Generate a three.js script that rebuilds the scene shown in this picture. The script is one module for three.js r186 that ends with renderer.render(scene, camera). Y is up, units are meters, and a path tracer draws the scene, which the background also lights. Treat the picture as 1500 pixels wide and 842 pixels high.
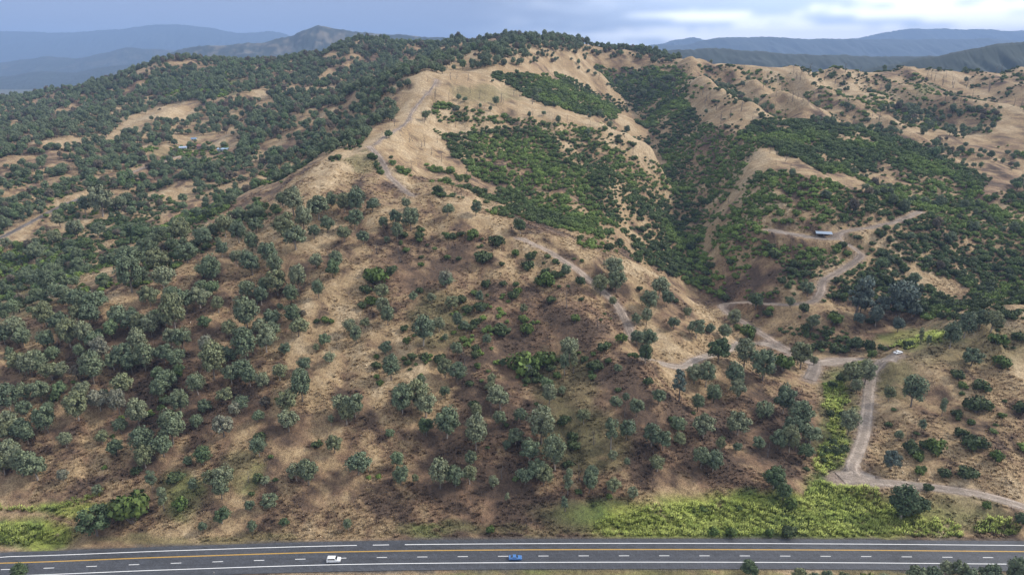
import * as THREE from 'three';
import { mergeGeometries } from 'three/addons/utils/BufferGeometryUtils.js';

// ---------------------------------------------------------------- camera
const W = 1500, HPX = 842, FOC = 1000, EYE = 142, PITCH = Math.atan(0.331);
const scene = new THREE.Scene();
const camera = new THREE.PerspectiveCamera(2 * Math.atan(421 / FOC) * 180 / Math.PI, W / HPX, 1, 60000);
camera.position.set(0, EYE, 0);
camera.rotation.x = -PITCH;
camera.updateMatrixWorld();

// ---------------------------------------------------------------- helpers: random numbers and noise
function rng(seed) { let a = seed >>> 0; return () => { a = (a + 0x6D2B79F5) >>> 0; let t = Math.imul(a ^ (a >>> 15), 1 | a); t = (t + Math.imul(t ^ (t >>> 7), 61 | t)) ^ t; return ((t ^ (t >>> 14)) >>> 0) / 4294967296; }; }
const R = rng(7);
const rr = (a, b) => a + (b - a) * R();
function hash2(i, j) { let h = Math.imul(i, 374761393) + Math.imul(j, 668265263) | 0; h = Math.imul(h ^ (h >>> 13), 1274126177); return ((h ^ (h >>> 16)) >>> 0) / 4294967296; }
function vn(x, y) { const i = Math.floor(x), j = Math.floor(y), f = x - i, g = y - j, u = f * f * (3 - 2 * f), v = g * g * (3 - 2 * g); const a = hash2(i, j), b = hash2(i + 1, j), c = hash2(i, j + 1), d = hash2(i + 1, j + 1); return a + (b - a) * u + (c - a) * v + (a - b - c + d) * u * v; }
function fbm(x, y, o = 4) { let s = 0, a = 0.5, t = 0; for (let k = 0; k < o; k++) { s += a * vn(x, y); t += a; x = x * 2.03 + 17.1; y = y * 2.03 + 9.7; a *= 0.5; } return s / t; }
const clamp = (x, a = 0, b = 1) => Math.min(b, Math.max(a, x));
const sm = (a, b, x) => { const t = clamp((x - a) / (b - a)); return t * t * (3 - 2 * t); };
const lerp = (a, b, t) => a + (b - a) * t;

// ---------------------------------------------------------------- sky: storm haze on one side, broken bright cloud on the other
{
  const w = 1024, h = 512, data = new Float32Array(w * h * 4);
  for (let j = 0; j < h; j++) for (let i = 0; i < w; i++) {
    const el = ((j + 0.5) / h - 0.5) * Math.PI, az = ((i + 0.5) / w - 0.5) * 2 * Math.PI + Math.PI / 2;   // az: 0 = straight ahead, + = right
    const dx = Math.sin(az), dz = Math.cos(az), e = Math.max(el, 0), p = 1 / (Math.sin(e) + 0.09);
    const cl = fbm(dx * Math.cos(e) * p * 1.3 + 31, dz * Math.cos(e) * p * 1.3 + 12, 5), cf = fbm(dx * p * 1.1 + 8, dz * p * 2.1 + 55, 6);
    const right = clamp(sm(-0.30, 0.5, dx) + (cf - 0.5) * 0.5);                               // 0 in the rain, 1 on the open side
    const gap = sm(0.46, 0.60, cl * 0.6 + cf * 0.4) ;
    const storm = [0.135, 0.165, 0.245], grey = [0.27, 0.30, 0.37], white = [1.0, 1.0, 1.02], blue = [0.44, 0.52, 0.66];
    const c = [0, 0, 0];
    for (let k = 0; k < 3; k++) {
      const open = lerp(lerp(grey[k], blue[k], sm(0.15, 0.75, right)), white[k], sm(0.40, 0.54, cf) * sm(0.35, 0.95, right + gap * 0.2));
      let v = lerp(storm[k], open, sm(0.0, 0.85, right));
      v = lerp(v, lerp([0.24, 0.26, 0.30][k], [0.44, 0.45, 0.47][k], gap), sm(0.06, 0.5, e));      // overcast overhead
      if (el < 0) v = lerp(v, [0.2, 0.18, 0.15][k], sm(0, 0.1, -el));
      c[k] = v;
    }
    const o = (j * w + i) * 4; data[o] = c[0]; data[o + 1] = c[1]; data[o + 2] = c[2]; data[o + 3] = 1;
  }
  const t = new THREE.DataTexture(data, w, h, THREE.RGBAFormat, THREE.FloatType);
  t.mapping = THREE.EquirectangularReflectionMapping; t.magFilter = t.minFilter = THREE.LinearFilter; t.needsUpdate = true;
  scene.background = t; scene.environment = t;
}
const sun = new THREE.DirectionalLight(new THREE.Color(1, 0.94, 0.85), 1.5);
sun.position.set(780, 640, -600); sun.target.position.set(0, 0, -450);
sun.castShadow = true; sun.shadow.radius = 20; sun.shadow.mapSize.set(4096, 4096);
Object.assign(sun.shadow.camera, { left: -900, right: 900, top: 900, bottom: -900, near: 1, far: 3000 });
scene.add(sun, sun.target);
scene.fog = new THREE.FogExp2(new THREE.Color(0.40, 0.60, 1.0), 0.00012);
const renderer = new THREE.WebGLRenderer();
renderer.toneMapping = THREE.LinearToneMapping;
renderer.toneMappingExposure = 2.75;
renderer.shadowMap.enabled = true;

// ---------------------------------------------------------------- pixels to directions
const kOf = py => Math.tan(PITCH + Math.atan((py - 421) / FOC));              // fall per metre of depth
const tOf = (py, D) => D / (Math.cos(PITCH) - (py - 421) / FOC * Math.sin(PITCH));
const place = (px, py, D) => [(px - 750) / FOC * tOf(py, D), EYE - kOf(py) * D, D];
function project(x, y, D) {
  const dy = y - EYE, f = D * Math.cos(PITCH) - dy * Math.sin(PITCH), u = D * Math.sin(PITCH) + dy * Math.cos(PITCH);
  return [750 + FOC * x / f, 421 - FOC * u / f, f];
}

// ---------------------------------------------------------------- terrain: surveyed ridge, spur and valley lines
const lines = [
  // crest of the front hill and the spur down to the left
  [[-250, 600, 225], [0, 515, 258], [100, 476, 272], [185, 445, 287], [270, 408, 310], [350, 368, 332], [420, 322, 357], [455, 290, 376], [480, 258, 405], [515, 228, 445], [545, 208, 480]],
  [[545, 208, 480], [590, 180, 540], [605, 155, 590], [612, 118, 640], [640, 110, 655], [690, 116, 675], [728, 101, 720], [765, 83, 800], [800, 70, 880], [820, 66, 920]],
  [[545, 215, 472], [575, 255, 422], [610, 285, 388], [650, 298, 366], [700, 320, 352], [760, 345, 338], [815, 362, 332], [870, 378, 331], [960, 402, 334], [1030, 440, 320], [1062, 462, 309], [1100, 488, 296], [1150, 520, 281]],
  // spur on the right of the main ridge and bowls round it
  [[690, 122, 662], [740, 143, 640], [800, 165, 620], [900, 195, 600], [962, 217, 590]],
  [[800, 100, 830], [880, 100, 900], [900, 86, 960]], [[830, 130, 760], [890, 150, 730]],
  [[640, 200, 540], [700, 230, 510], [800, 240, 508], [900, 262, 500], [950, 300, 480]],
  [[600, 240, 450], [640, 270, 402], [700, 282, 428], [800, 310, 418], [900, 332, 428], [950, 382, 398]],
  // canyon floor
  [[900, 110, 930], [940, 160, 800], [965, 215, 685], [980, 260, 600], [1010, 330, 500], [1040, 400, 400], [1060, 450, 345], [1100, 480, 315], [1160, 515, 285], [1200, 540, 274], [1220, 600, 243], [1216, 650, 224], [1205, 700, 205]],
  // far side of the canyon
  [[1190, 443, 340], [1210, 415, 358], [1260, 375, 385], [1225, 345, 398], [1290, 335, 405], [1350, 312, 428], [1262, 258, 512]],
  [[1130, 338, 404], [1170, 341, 401], [1205, 343, 400]], [[1110, 215, 560], [1080, 290, 470], [1052, 340, 430]],
  [[1115, 170, 650], [1200, 190, 620], [1300, 210, 600], [1400, 240, 560], [1480, 270, 520], [1700, 290, 520]],
  [[1010, 94, 900], [1060, 101, 885], [1108, 103, 870], [1145, 108, 850], [1175, 117, 835], [1204, 123, 830], [1232, 111, 860], [1260, 99, 890], [1300, 105, 880], [1348, 101, 895], [1385, 107, 880], [1432, 121, 850], [1460, 111, 870], [1500, 104, 880], [1750, 110, 870]],
  [[1012, 94, 895], [1032, 120, 790], [1060, 140, 730], [1108, 160, 670]], [[1072, 112, 860], [1140, 148, 740], [1180, 160, 700]], [[1176, 122, 830], [1252, 156, 730], [1300, 180, 670], [1340, 208, 620]], [[1320, 128, 800], [1380, 154, 730], [1460, 168, 700], [1560, 185, 660]],
  [[1040, 200, 640], [1060, 250, 560]], [[960, 130, 850], [1000, 170, 720]],
  // side valley and the near hill on the right
  [[1350, 482, 310], [1400, 447, 348], [1450, 405, 395], [1500, 430, 365], [1500, 380, 410], [1450, 330, 440], [1500, 300, 470]],
  [[1300, 527, 271], [1345, 512, 274], [1400, 490, 279], [1450, 470, 284], [1500, 450, 290], [1650, 410, 300], [1800, 390, 310]],
  [[1400, 540, 256], [1500, 522, 262], [1700, 520, 262]], [[1330, 600, 240], [1400, 600, 236], [1500, 600, 233], [1700, 600, 233]], [[1400, 690, 205], [1500, 700, 201], [1700, 700, 201]],
  [[1316, 517, 287], [1285, 536, 276], [1272, 580, 253], [1265, 640, 228], [1240, 690, 207], [1268, 702, 203], [1340, 711, 200], [1420, 722, 196], [1500, 740, 190]],
  // ravine behind the left spur and the slope across it
  [[-250, 520, 290], [30, 432, 350], [100, 400, 372], [170, 370, 400], [250, 335, 434], [330, 300, 470], [420, 255, 530], [470, 225, 585]],
  [[-250, 400, 400], [0, 350, 440], [70, 310, 480], [110, 295, 500], [180, 262, 560], [240, 235, 620], [290, 212, 680], [340, 214, 672]],
  [[-200, 230, 650], [60, 215, 660], [160, 205, 700], [200, 180, 760], [290, 150, 850], [430, 135, 880], [500, 140, 850]],
  [[-250, 200, 800], [0, 190, 800], [100, 160, 950], [200, 130, 1000], [350, 110, 1000], [540, 108, 960], [640, 85, 1000], [700, 88, 940]],
  [[400, 200, 660], [450, 228, 585], [500, 180, 640], [300, 180, 770]],
  // skyline
  [[-300, 165, 1050], [0, 150, 1050], [60, 143, 1080], [130, 130, 1100], [180, 113, 1120], [220, 97, 1130], [245, 85, 1130], [330, 88, 1150], [420, 91, 1150], [480, 77, 1200], [540, 62, 1200], [590, 66, 1200], [640, 68, 1180], [700, 65, 1150], [760, 58, 1100], [800, 56, 1060], [850, 66, 1030], [900, 76, 1020], [950, 82, 1000], [1000, 90, 960]],
  // foot of the right part of the face
  [[1000, 540, 255], [1060, 511, 279], [1110, 502, 289]], [[920, 478, 281], [960, 530, 260]], [[1000, 562, 249], [1000, 600, 234], [1000, 640, 217], [1000, 700, 200]], [[1100, 580, 250], [1100, 640, 225], [1110, 700, 202]], [[1180, 600, 244], [1180, 650, 223]],
];
const pts = [];
for (const l of lines) for (let i = 0; i < l.length; i++) {
  pts.push(place(...l[i]));
  if (i + 1 < l.length && Math.hypot(l[i][0] - l[i + 1][0], l[i][1] - l[i + 1][1]) > 70) pts.push(place(...l[i].map((v, k) => (v + l[i + 1][k]) / 2)));
}
const slopeD = (py, s = 0.364) => (EYE + 179 * s) / (kOf(py) + s);
for (const px of [-250, 0, 130, 260, 380, 500, 620, 740, 860, 940]) for (const py of [745, 690, 630, 570, 510, 460, 410, 360]) {
  const crest = px < 545 ? 515 - px * 0.5 : 300 + Math.max(0, px - 650) * 0.5;
  if (py > crest + 45) pts.push(place(px, py, slopeD(py) + (py < 690 && px > 880 ? -2 : 0)));
}
for (let x = -420; x <= 420; x += 60) { for (const D of [120, 140, 160, 168, 178]) pts.push([x, D < 150 ? -3 : 0, D]); if (x > 30) pts.push([x, 0.4, 188], [x, 1.4, 196]); }
for (let x = -1400; x <= 1400; x += 280) pts.push([x, 62, 1450], [x, 30, 1850]);
for (const x of [300, 500, 700, 900]) pts.push([x, 92, 1150]);
pts.push([256, 108, 840], [262, 94, 770], [272, 83, 700], [325, 104, 825], [333, 89, 750], [340, 79, 690], [415, 108, 830], [418, 93, 760], [425, 81, 690], [430, 75, 640], [525, 110, 840], [528, 92, 780], [545, 84, 730], [640, 112, 830], [650, 94, 750], [190, 118, 850], [720, 90, 780], [573, 112, 780], [580, 124, 850]);
for (let x = 330; x <= 900; x += 60) pts.push([x, 104, 965], [x, 94, 1020]);   // gully floors between the spurs
for (const D of [200, 400, 700, 1000]) pts.push([-1300, 30 + D * 0.06, D], [1300, 40 + D * 0.08, D]);
// thin plate spline through them, sampled on a 10 m grid
const GX0 = -1400, GD0 = 100, GS = 10, GNX = 281, GND = 181, grid = new Float32Array(GNX * GND);
{
  const n = pts.length, N = n + 3, A = Array.from({ length: N }, () => new Float64Array(N + 1)), U = r2 => r2 > 1e-12 ? 0.5 * r2 * Math.log(r2) : 0;
  for (let i = 0; i < n; i++) {
    for (let j = 0; j < n; j++) A[i][j] = U(((pts[i][0] - pts[j][0]) ** 2 + (pts[i][2] - pts[j][2]) ** 2) / 1e4);
    A[i][i] += 0.001 * Math.max(0.4, pts[i][2] / 400);
    A[i][n] = A[n][i] = 1; A[i][n + 1] = A[n + 1][i] = pts[i][0] / 100; A[i][n + 2] = A[n + 2][i] = pts[i][2] / 100; A[i][N] = pts[i][1];
  }
  for (let c = 0; c < N; c++) {
    let p = c; for (let r = c + 1; r < N; r++) if (Math.abs(A[r][c]) > Math.abs(A[p][c])) p = r;
    [A[c], A[p]] = [A[p], A[c]];
    const pr = A[c];
    for (let r = c + 1; r < N; r++) { const row = A[r], f = row[c] / pr[c]; if (f) for (let k = c; k <= N; k++) row[k] -= f * pr[k]; }
  }
  const w = new Float64Array(N);
  for (let r = N - 1; r >= 0; r--) { let s = A[r][N]; for (let k = r + 1; k < N; k++) s -= A[r][k] * w[k]; w[r] = s / A[r][r]; }
  for (let j = 0; j < GND; j++) for (let i = 0; i < GNX; i++) {
    const x = GX0 + i * GS, D = GD0 + j * GS; let s = w[n] + w[n + 1] * x / 100 + w[n + 2] * D / 100;
    for (let k = 0; k < n; k++) { const a = x - pts[k][0], b = D - pts[k][2]; s += w[k] * U((a * a + b * b) / 1e4); }
    grid[j * GNX + i] = clamp(s, -6, 200);
  }
}
function cubic(a, b, c, d, t) { return b + 0.5 * t * (c - a + t * (2 * a - 5 * b + 4 * c - d + t * (3 * (b - c) + d - a))); }
const creases = [];                                                  // crest lines rise to an edge, the canyon is cut to a V
for (const [k, amp, reach] of [[0, 2.4, 20], [1, 3, 30], [2, 3, 22], [3, 4, 32], [8, -14, 62], [11, 4.9, 26], [13, 1.5, 24], [14, 8, 32], [15, 8, 32], [16, 8, 32], [17, 8, 32], [21, 3.5, 18], [26, -4, 36], [28, 4, 36]]) {
  const l = lines[k].map(q => place(...q)); for (let i = 0; i + 1 < l.length; i++) if (amp > 0 || l[i][2] > 340) creases.push([l[i][0], l[i][2], l[i + 1][0], l[i + 1][2], amp, reach]);
}
function smooth(x, D) {
  let up = 0, down = 0;
  for (const [ax, ay, bx, by, amp, reach] of creases) { if (x < Math.min(ax, bx) - reach || x > Math.max(ax, bx) + reach || D < Math.min(ay, by) - reach || D > Math.max(ay, by) + reach) continue; const u = bx - ax, v = by - ay, t = clamp(((x - ax) * u + (D - ay) * v) / (u * u + v * v || 1)), d = Math.hypot(x - ax - t * u, D - ay - t * v) / reach; if (d < 1) { const e = amp * (1 - d) * (1 - d * 0.5); if (e > up) up = e; if (e < down) down = e; } }
  return spline(x, D) + up + down - 0.25 * Math.min(up, 3);
}
function crestDistance(x, D) { let b = 99; for (const [ax, ay, bx, by, amp] of creases) { if (amp < 0 || amp === 4.9 || x < Math.min(ax, bx) - 30 || x > Math.max(ax, bx) + 30 || D < Math.min(ay, by) - 30 || D > Math.max(ay, by) + 30) continue; const u = bx - ax, v = by - ay, t = clamp(((x - ax) * u + (D - ay) * v) / (u * u + v * v || 1)); b = Math.min(b, Math.hypot(x - ax - t * u, D - ay - t * v)); } return b; }
function spline(x, D) {
  const u = clamp((x - GX0) / GS, 1, GNX - 3), v = clamp((D - GD0) / GS, 1, GND - 3), i = Math.floor(u), j = Math.floor(v), f = u - i, g = v - j, q = [];
  for (let b = -1; b < 3; b++) { const o = (j + b) * GNX + i; q.push(cubic(grid[o - 1], grid[o], grid[o + 1], grid[o + 2], f)); }
  return cubic(q[0], q[1], q[2], q[3], g);
}
// highway axis: depth of the double yellow line along x
const yellow = [[-40, 827], [0, 825], [250, 816], [500, 808.5], [750, 805.6], [1000, 805], [1250, 806], [1500, 808], [1560, 808.6]].map(([px, py]) => { const D = EYE / kOf(py); return [(px - 750) / FOC * tOf(py, D), D]; });
function axisD(x) {
  const a = yellow; if (x <= a[0][0]) return a[0][1] + (x - a[0][0]) * 0.05; const m = a.length - 1; if (x >= a[m][0]) return a[m][1] - (x - a[m][0]) * 0.02;
  let i = 0; while (a[i + 1][0] < x) i++;
  return cubic(a[Math.max(i - 1, 0)][1], a[i][1], a[i + 1][1], a[Math.min(i + 2, m)][1], (x - a[i][0]) / (a[i + 1][0] - a[i][0]));
}
function inPoly(p, x, y) { let c = false; for (let i = 0, j = p.length - 1; i < p.length; j = i++) if ((p[i][1] > y) !== (p[j][1] > y) && x < (p[j][0] - p[i][0]) * (y - p[i][1]) / (p[j][1] - p[i][1]) + p[i][0]) c = !c; return c; }
function castOn(h, px, py, D0 = 150, D1 = 1500) {                    // where the ray through a pixel meets the ground
  const k = kOf(py), xs = (px - 750) / FOC * tOf(py, 1); let D = D0, step = 1;
  while (D < D1) { if (h(xs * D, D) > EYE - k * D) { let a = D - step, b = D; for (let q = 0; q < 12; q++) { const m = (a + b) / 2; if (h(xs * m, m) > EYE - k * m) b = m; else a = m; } return [xs * b, b]; } step = D < 400 ? 1 : 2; D += step; }
  return null;
}
const trackPixels = {
  ridge_top: [3.2, [[640, 116], [632, 130], [618, 145], [604, 163], [596, 178], [572, 195], [548, 212]]],
  ridge: [4.2, [[540, 214], [554, 228], [562, 241], [570, 258], [584, 271], [604, 287]]],
  ridge_low: [4.6, [[762, 349], [800, 366], [830, 385], [852, 400], [872, 416], [903, 446], [916, 467], [922, 483], [928, 496]]],
  loop: [5.2, [[946, 524], [962, 531], [998, 538], [1022, 525], [1062, 514], [1082, 504], [1112, 503], [1142, 511], [1165, 519]]],
  canyon: [5, [[1178, 524], [1152, 511], [1130, 498], [1095, 475], [1066, 457], [1058, 448], [1080, 443], [1120, 445], [1160, 446], [1190, 441], [1203, 428], [1206, 412], [1226, 400], [1250, 385], [1262, 374], [1250, 362], [1232, 352], [1226, 345], [1240, 338], [1270, 334], [1300, 328], [1330, 318], [1348, 310]]],
  lot: [8.5, [[1165, 522], [1195, 531], [1230, 529], [1270, 529], [1295, 526], [1312, 519]]],
  creek_bed: [6.5, [[1196, 528], [1192, 545], [1186, 556]]],
  drive: [5, [[1296, 528], [1279, 545], [1273, 580], [1270, 610], [1265, 640], [1256, 665], [1250, 688], [1264, 702], [1300, 707], [1340, 711], [1400, 718], [1450, 727], [1500, 741], [1570, 757]]],
  turnout: [9, [[1232, 701], [1245, 699], [1262, 699], [1282, 705]]],
  pad: [8, [[1129, 337], [1150, 341], [1175, 345], [1205, 349], [1224, 349]]],
  left_road: [4.2, [[-25, 357], [0, 348], [35, 330], [70, 311], [100, 297], [128, 287]]],
  house_drive: [4, [[188, 254], [212, 245], [240, 236], [262, 228]]],
};
const tracks = {}, trackHash = new Map();
for (const [name, [width, px]] of Object.entries(trackPixels)) {
  const ctl = []; for (const [x, y] of px) { const p = castOn(smooth, x, y); if (p && (!ctl.length || Math.hypot(p[0] - ctl.at(-1)[0], p[1] - ctl.at(-1)[1]) < 160)) ctl.push(p); }
  const curve = new THREE.CatmullRomCurve3(ctl.map(p => new THREE.Vector3(p[0], 0, p[1])), false, 'centripetal'), len = curve.getLength(), n = Math.max(4, Math.round(len / 1.6));
  const s = curve.getSpacedPoints(n).map(p => [p.x, p.z, smooth(p.x, p.z)]);
  for (let pass = 0; pass < 6; pass++) for (let i = 1; i < n; i++) s[i][2] = (s[i - 1][2] + s[i][2] * 2 + s[i + 1][2]) / 4;
  tracks[name] = { width, s };
  for (const q of s) for (let a = -1; a < 2; a++) for (let b = -1; b < 2; b++) { const key = (Math.floor(q[0] / 12) + a) * 4096 + Math.floor(q[1] / 12) + b; if (!trackHash.has(key)) trackHash.set(key, []); trackHash.get(key).push([q[0], q[1], q[2], width]); }
}
function nearTrack(x, D) {                                           // [distance from the edge of the nearest track, its level]
  const l = trackHash.get(Math.floor(x / 12) * 4096 + Math.floor(D / 12)); if (!l) return [99, 0];
  let b = 1e9, y = 0; for (const q of l) { const d = Math.hypot(x - q[0], D - q[1]) - q[3] / 2; if (d < b) { b = d; y = q[2]; } }
  return [b, y];
}
const gullies = [[1.5, 2.2, [[462, 470], [458, 560], [466, 640], [478, 700], [482, 782]]], [1.3, 3, [[150, 560], [130, 640], [128, 690], [150, 728]]], [1.6, 3, [[822, 560], [838, 640], [850, 690], [866, 725], [872, 770]]], [1, 2, [[300, 600], [270, 660], [215, 700], [150, 735]]], [0.9, 2, [[640, 640], [700, 700], [720, 752], [640, 748]]], [1.2, 3, [[560, 420], [520, 470], [500, 560]]], [1.1, 2.5, [[1330, 560], [1300, 640], [1290, 690]]]]
  .map(([depth, width, p]) => [depth, width, p.map(q => castOn(smooth, q[0], q[1])).filter(Boolean)]);
function seg(x, y, a, b) { const u = b[0] - a[0], v = b[1] - a[1], t = clamp(((x - a[0]) * u + (y - a[1]) * v) / (u * u + v * v)); return Math.hypot(x - a[0] - t * u, y - a[1] - t * v); }
function height(x, D) {
  let y = smooth(x, D);
  const far = D / 500, off = sm(2, 14, y);
  if (D > 100 && D < 1700) {
    const wx = x + 14 * (fbm(x / 50, D / 50, 2) - 0.5), wD = D + 30 * (fbm(x / 60 + 40, D / 60, 2) - 0.5);
    const ridged = 1 - Math.abs(2 * fbm(wx / 27 + 3, wD / 95, 3) - 1) * 2;          // gullies that run down the face
    const rid2 = 1 - Math.abs(2 * fbm(wx / 62 + 31, wD / 420 + x / 500, 3) - 1) * 2;
    y += off * ((ridged - 0.45) * (2.0 + Math.min(far, 1.1) * 1.4) + (rid2 - 0.5) * 7 * sm(520, 800, D) + (fbm(x / 9, D / 9, 3) - 0.5) * 1.3 + (fbm(x / 95 + 7, D / 95, 2) - 0.5) * (1 + 2.2 * far));
    y += (vn(x / 2.1, D / 2.1) - 0.5) * 0.28 + (fbm(x / 5, D / 5, 2) - 0.5) * 0.5;
    if (D < 330) for (const [depth, width, p] of gullies) for (let i = 0; i + 1 < p.length; i++) { const d = seg(x, D, p[i], p[i + 1]) + (vn(x / 4, D / 4) - 0.5) * 1.5; if (d < width) y -= depth * 0.9 * (1 - sm(0, width, d)); }
  }
  const [d, ty] = nearTrack(x, D); if (d < 7) y = lerp(ty - 0.05, y, sm(0.4, 7, d));
  const r = D - (axisD(x) - 1.6); if (Math.abs(r) < 26) { const a = Math.abs(r); y = lerp(-0.12, y, sm(8.3, 17, a)); if (a > 8 && a < 12) y -= 0.25 * Math.sin((a - 8) / 4 * Math.PI); }
  return y;
}
// two sheets: fine near the camera, coarser behind
const colsNear = []; for (let x = -1350; x < -480; x += 30) colsNear.push(x); for (let x = -480; x <= 480; x += 2.4) colsNear.push(x); for (let x = 510; x <= 1380; x += 30) colsNear.push(x);
const rowsNear = [-900, -400, -150, 0, 60, 90, 110, 125, 140]; for (let D = 148; D < 598;) { rowsNear.push(D); D += D < 300 ? 1.6 : 2.4; } rowsNear.push(600);
const colsFar = []; for (let x = -1400; x <= 1400; x += 5.6) colsFar.push(x);
const rowsFar = []; for (let D = 598; D < 1500; D += 4.5) rowsFar.push(D); for (let D = 1500; D <= 1900; D += 40) rowsFar.push(D);
function makeSheet(cols, rows) { const h = new Float32Array(cols.length * rows.length); rows.forEach((D, j) => cols.forEach((x, i) => { h[j * cols.length + i] = D < 100 ? -3 - (D < 0 ? 3 : 0) : height(x, D); })); return { cols, rows, h }; }
const sheets = [makeSheet(colsNear, rowsNear), makeSheet(colsFar, rowsFar)];
function find(a, v) { let lo = 0, hi = a.length - 2; while (lo < hi) { const m = (lo + hi + 1) >> 1; if (a[m] <= v) lo = m; else hi = m - 1; } return lo; }
function ground(x, D) {
  const s = D < 599 ? sheets[0] : sheets[1], i = find(s.cols, x), j = find(s.rows, D), n = s.cols.length, f = clamp((x - s.cols[i]) / (s.cols[i + 1] - s.cols[i])), g = clamp((D - s.rows[j]) / (s.rows[j + 1] - s.rows[j])), o = j * n + i, h = s.h;
  return f + g < 1 ? h[o] + (h[o + 1] - h[o]) * f + (h[o + n] - h[o]) * g : h[o + n + 1] + (h[o + n] - h[o + n + 1]) * (1 - f) + (h[o + 1] - h[o + n + 1]) * (1 - g);
}
const cast = (px, py, a, b) => castOn(ground, px, py, a, b);

// ---------------------------------------------------------------- what grows where on the ground (outlines surveyed from the photograph)
const bareness = [[700, 415, 140, 110, .85], [800, 480, 70, 80, .75], [620, 545, 95, 55, .28], [560, 640, 60, 60, .95], [480, 690, 560, 110, .86], [900, 660, 260, 100, .88], [300, 560, 260, 90, .66], [650, 315, 90, 24, .08], [780, 365, 70, 20, .1], [1010, 500, 70, 45, .15], [470, 400, 70, 60, .32], [250, 400, 130, 45, .25], [60, 330, 100, 45, .2], [720, 140, 130, 42, .06], [570, 215, 70, 40, .12], [900, 200, 80, 22, .15], [840, 95, 80, 30, .2], [1250, 140, 280, 52, .2], [1115, 230, 40, 70, .12], [1150, 490, 80, 35, .8], [1400, 600, 150, 100, .32], [1440, 500, 100, 40, .05], [1230, 460, 110, 30, .65], [220, 185, 90, 35, .1], [430, 135, 40, 8, .1]];
const greens = [[1110, 757, 270, 36, 3, .9], [1215, 715, 40, 24, 3, .8], [30, 778, 70, 22, 3, .9], [100, 742, 60, 10, 3, .8], [1235, 595, 28, 55, 2, .7], [1225, 660, 24, 45, 2, .8], [1350, 497, 60, 14, 3, .55], [1276, 540, 24, 9, 3, .8], [1420, 505, 90, 34, 1, .5], [1312, 552, 32, 30, 1, .7], [640, 470, 45, 45, 1, .55], [830, 560, 45, 45, 1, .5], [860, 645, 60, 45, 1, .6], [350, 690, 32, 30, 2, .55], [255, 722, 34, 34, 2, .7], [640, 776, 60, 11, 2, .7], [712, 138, 45, 13, 1, .6], [535, 238, 28, 15, 1, .7], [1360, 130, 16, 6, 2, .9], [300, 120, 60, 12, 2, .7], [280, 788, 160, 8, 1, .6], [720, 780, 160, 6, 1, .4], [30, 430, 50, 30, 1, .6], [1000, 745, 30, 10, 3, .7], [1440, 765, 40, 20, 2, .6], [1400, 740, 60, 20, 1, .6], [750, 840, 90, 8, 2, .7], [60, 840, 80, 6, 1, .5], [1100, 842, 500, 8, 2, .55], [240, 227, 14, 8, 1, .4]];
const palette = { straw: [0.45, 0.325, 0.185], pale: [0.58, 0.45, 0.29], brown: [0.115, 0.076, 0.052], red: [0.255, 0.16, 0.10], g: [null, [0.22, 0.205, 0.09], [0.15, 0.215, 0.05], [0.31, 0.38, 0.065]], dirt: [0.36, 0.285, 0.235], litter: [0.10, 0.078, 0.055] };
const mix3 = (a, b, t) => [a[0] + (b[0] - a[0]) * t, a[1] + (b[1] - a[1]) * t, a[2] + (b[2] - a[2]) * t];
function groundColour(x, D, y) {
  const n1 = fbm(x / 38 + 5, D / 38, 4), n2 = fbm(x / 9 + 90, D / 9 + 3, 3), n3 = fbm(x / 2.3, D / 2.3 + 50, 2), nd = fbm((x + D * 0.15) / 5, D / 26, 3);
  if (D < 100 || D > 1300) return mix3(palette.straw, palette.litter, sm(0.3, 0.6, n1));
  const [px, py] = project(x, y, D), jx = px + (n1 - 0.5) * 40 + (n2 - 0.5) * 24, jy = py + (n2 - 0.5) * 24 + (n1 - 0.5) * 14;
  let B = 0.45, wsum = 0.25, acc = 0.45 * 0.25;
  for (const [cx, cy, a, b, v] of bareness) { const r = ((jx - cx) / a) ** 2 + ((jy - cy) / b) ** 2; if (r < 2.2) { const w = 1 - sm(0.4, 2.2, r); acc += v * w; wsum += w; } }
  const cd = crestDistance(x, D) + (n2 - 0.5) * 8; const worn = (1 - sm(3, 10 + D / 90, cd)) * 0.45;
  B = lerp(acc / wsum, 0.0, worn) + (n1 - 0.5) * 1.2 + (n2 - 0.5) * 1.05 + (n3 - 0.5) * 0.9 + (nd - 0.5) * 0.7;
  let c = mix3(mix3(palette.pale, palette.straw, sm(-0.25, 0.25, B)), mix3(palette.red, palette.brown, sm(0.55, 1.0, B + (n2 - 0.5))), sm(0.25, 0.75, B));
  for (const [cx, cy, a, b, kind, v] of greens) { const r = ((jx - cx) / a) ** 2 + ((jy - cy) / b) ** 2; if (r < 1.6) c = mix3(c, mix3(palette.g[kind], palette.g[Math.max(1, kind - 1)], sm(0.4, 0.62, n2)), v * (1 - sm(0.6, 1.6, r)) * sm(0.2, 0.5, n3 + n2 * 0.4)); }
  const [d] = nearTrack(x, D); if (d < 1.2) c = mix3(palette.dirt, c, sm(-0.4, 0.8, d + (n3 - 0.5) * 1.2));
  const r = Math.abs(D - axisD(x) + 1.6); if (r < 10.5) c = mix3([0.12, 0.11, 0.105], c, sm(6.9, 7.7, r + (n3 - 0.5) * 1.0));
  return c;
}
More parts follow.
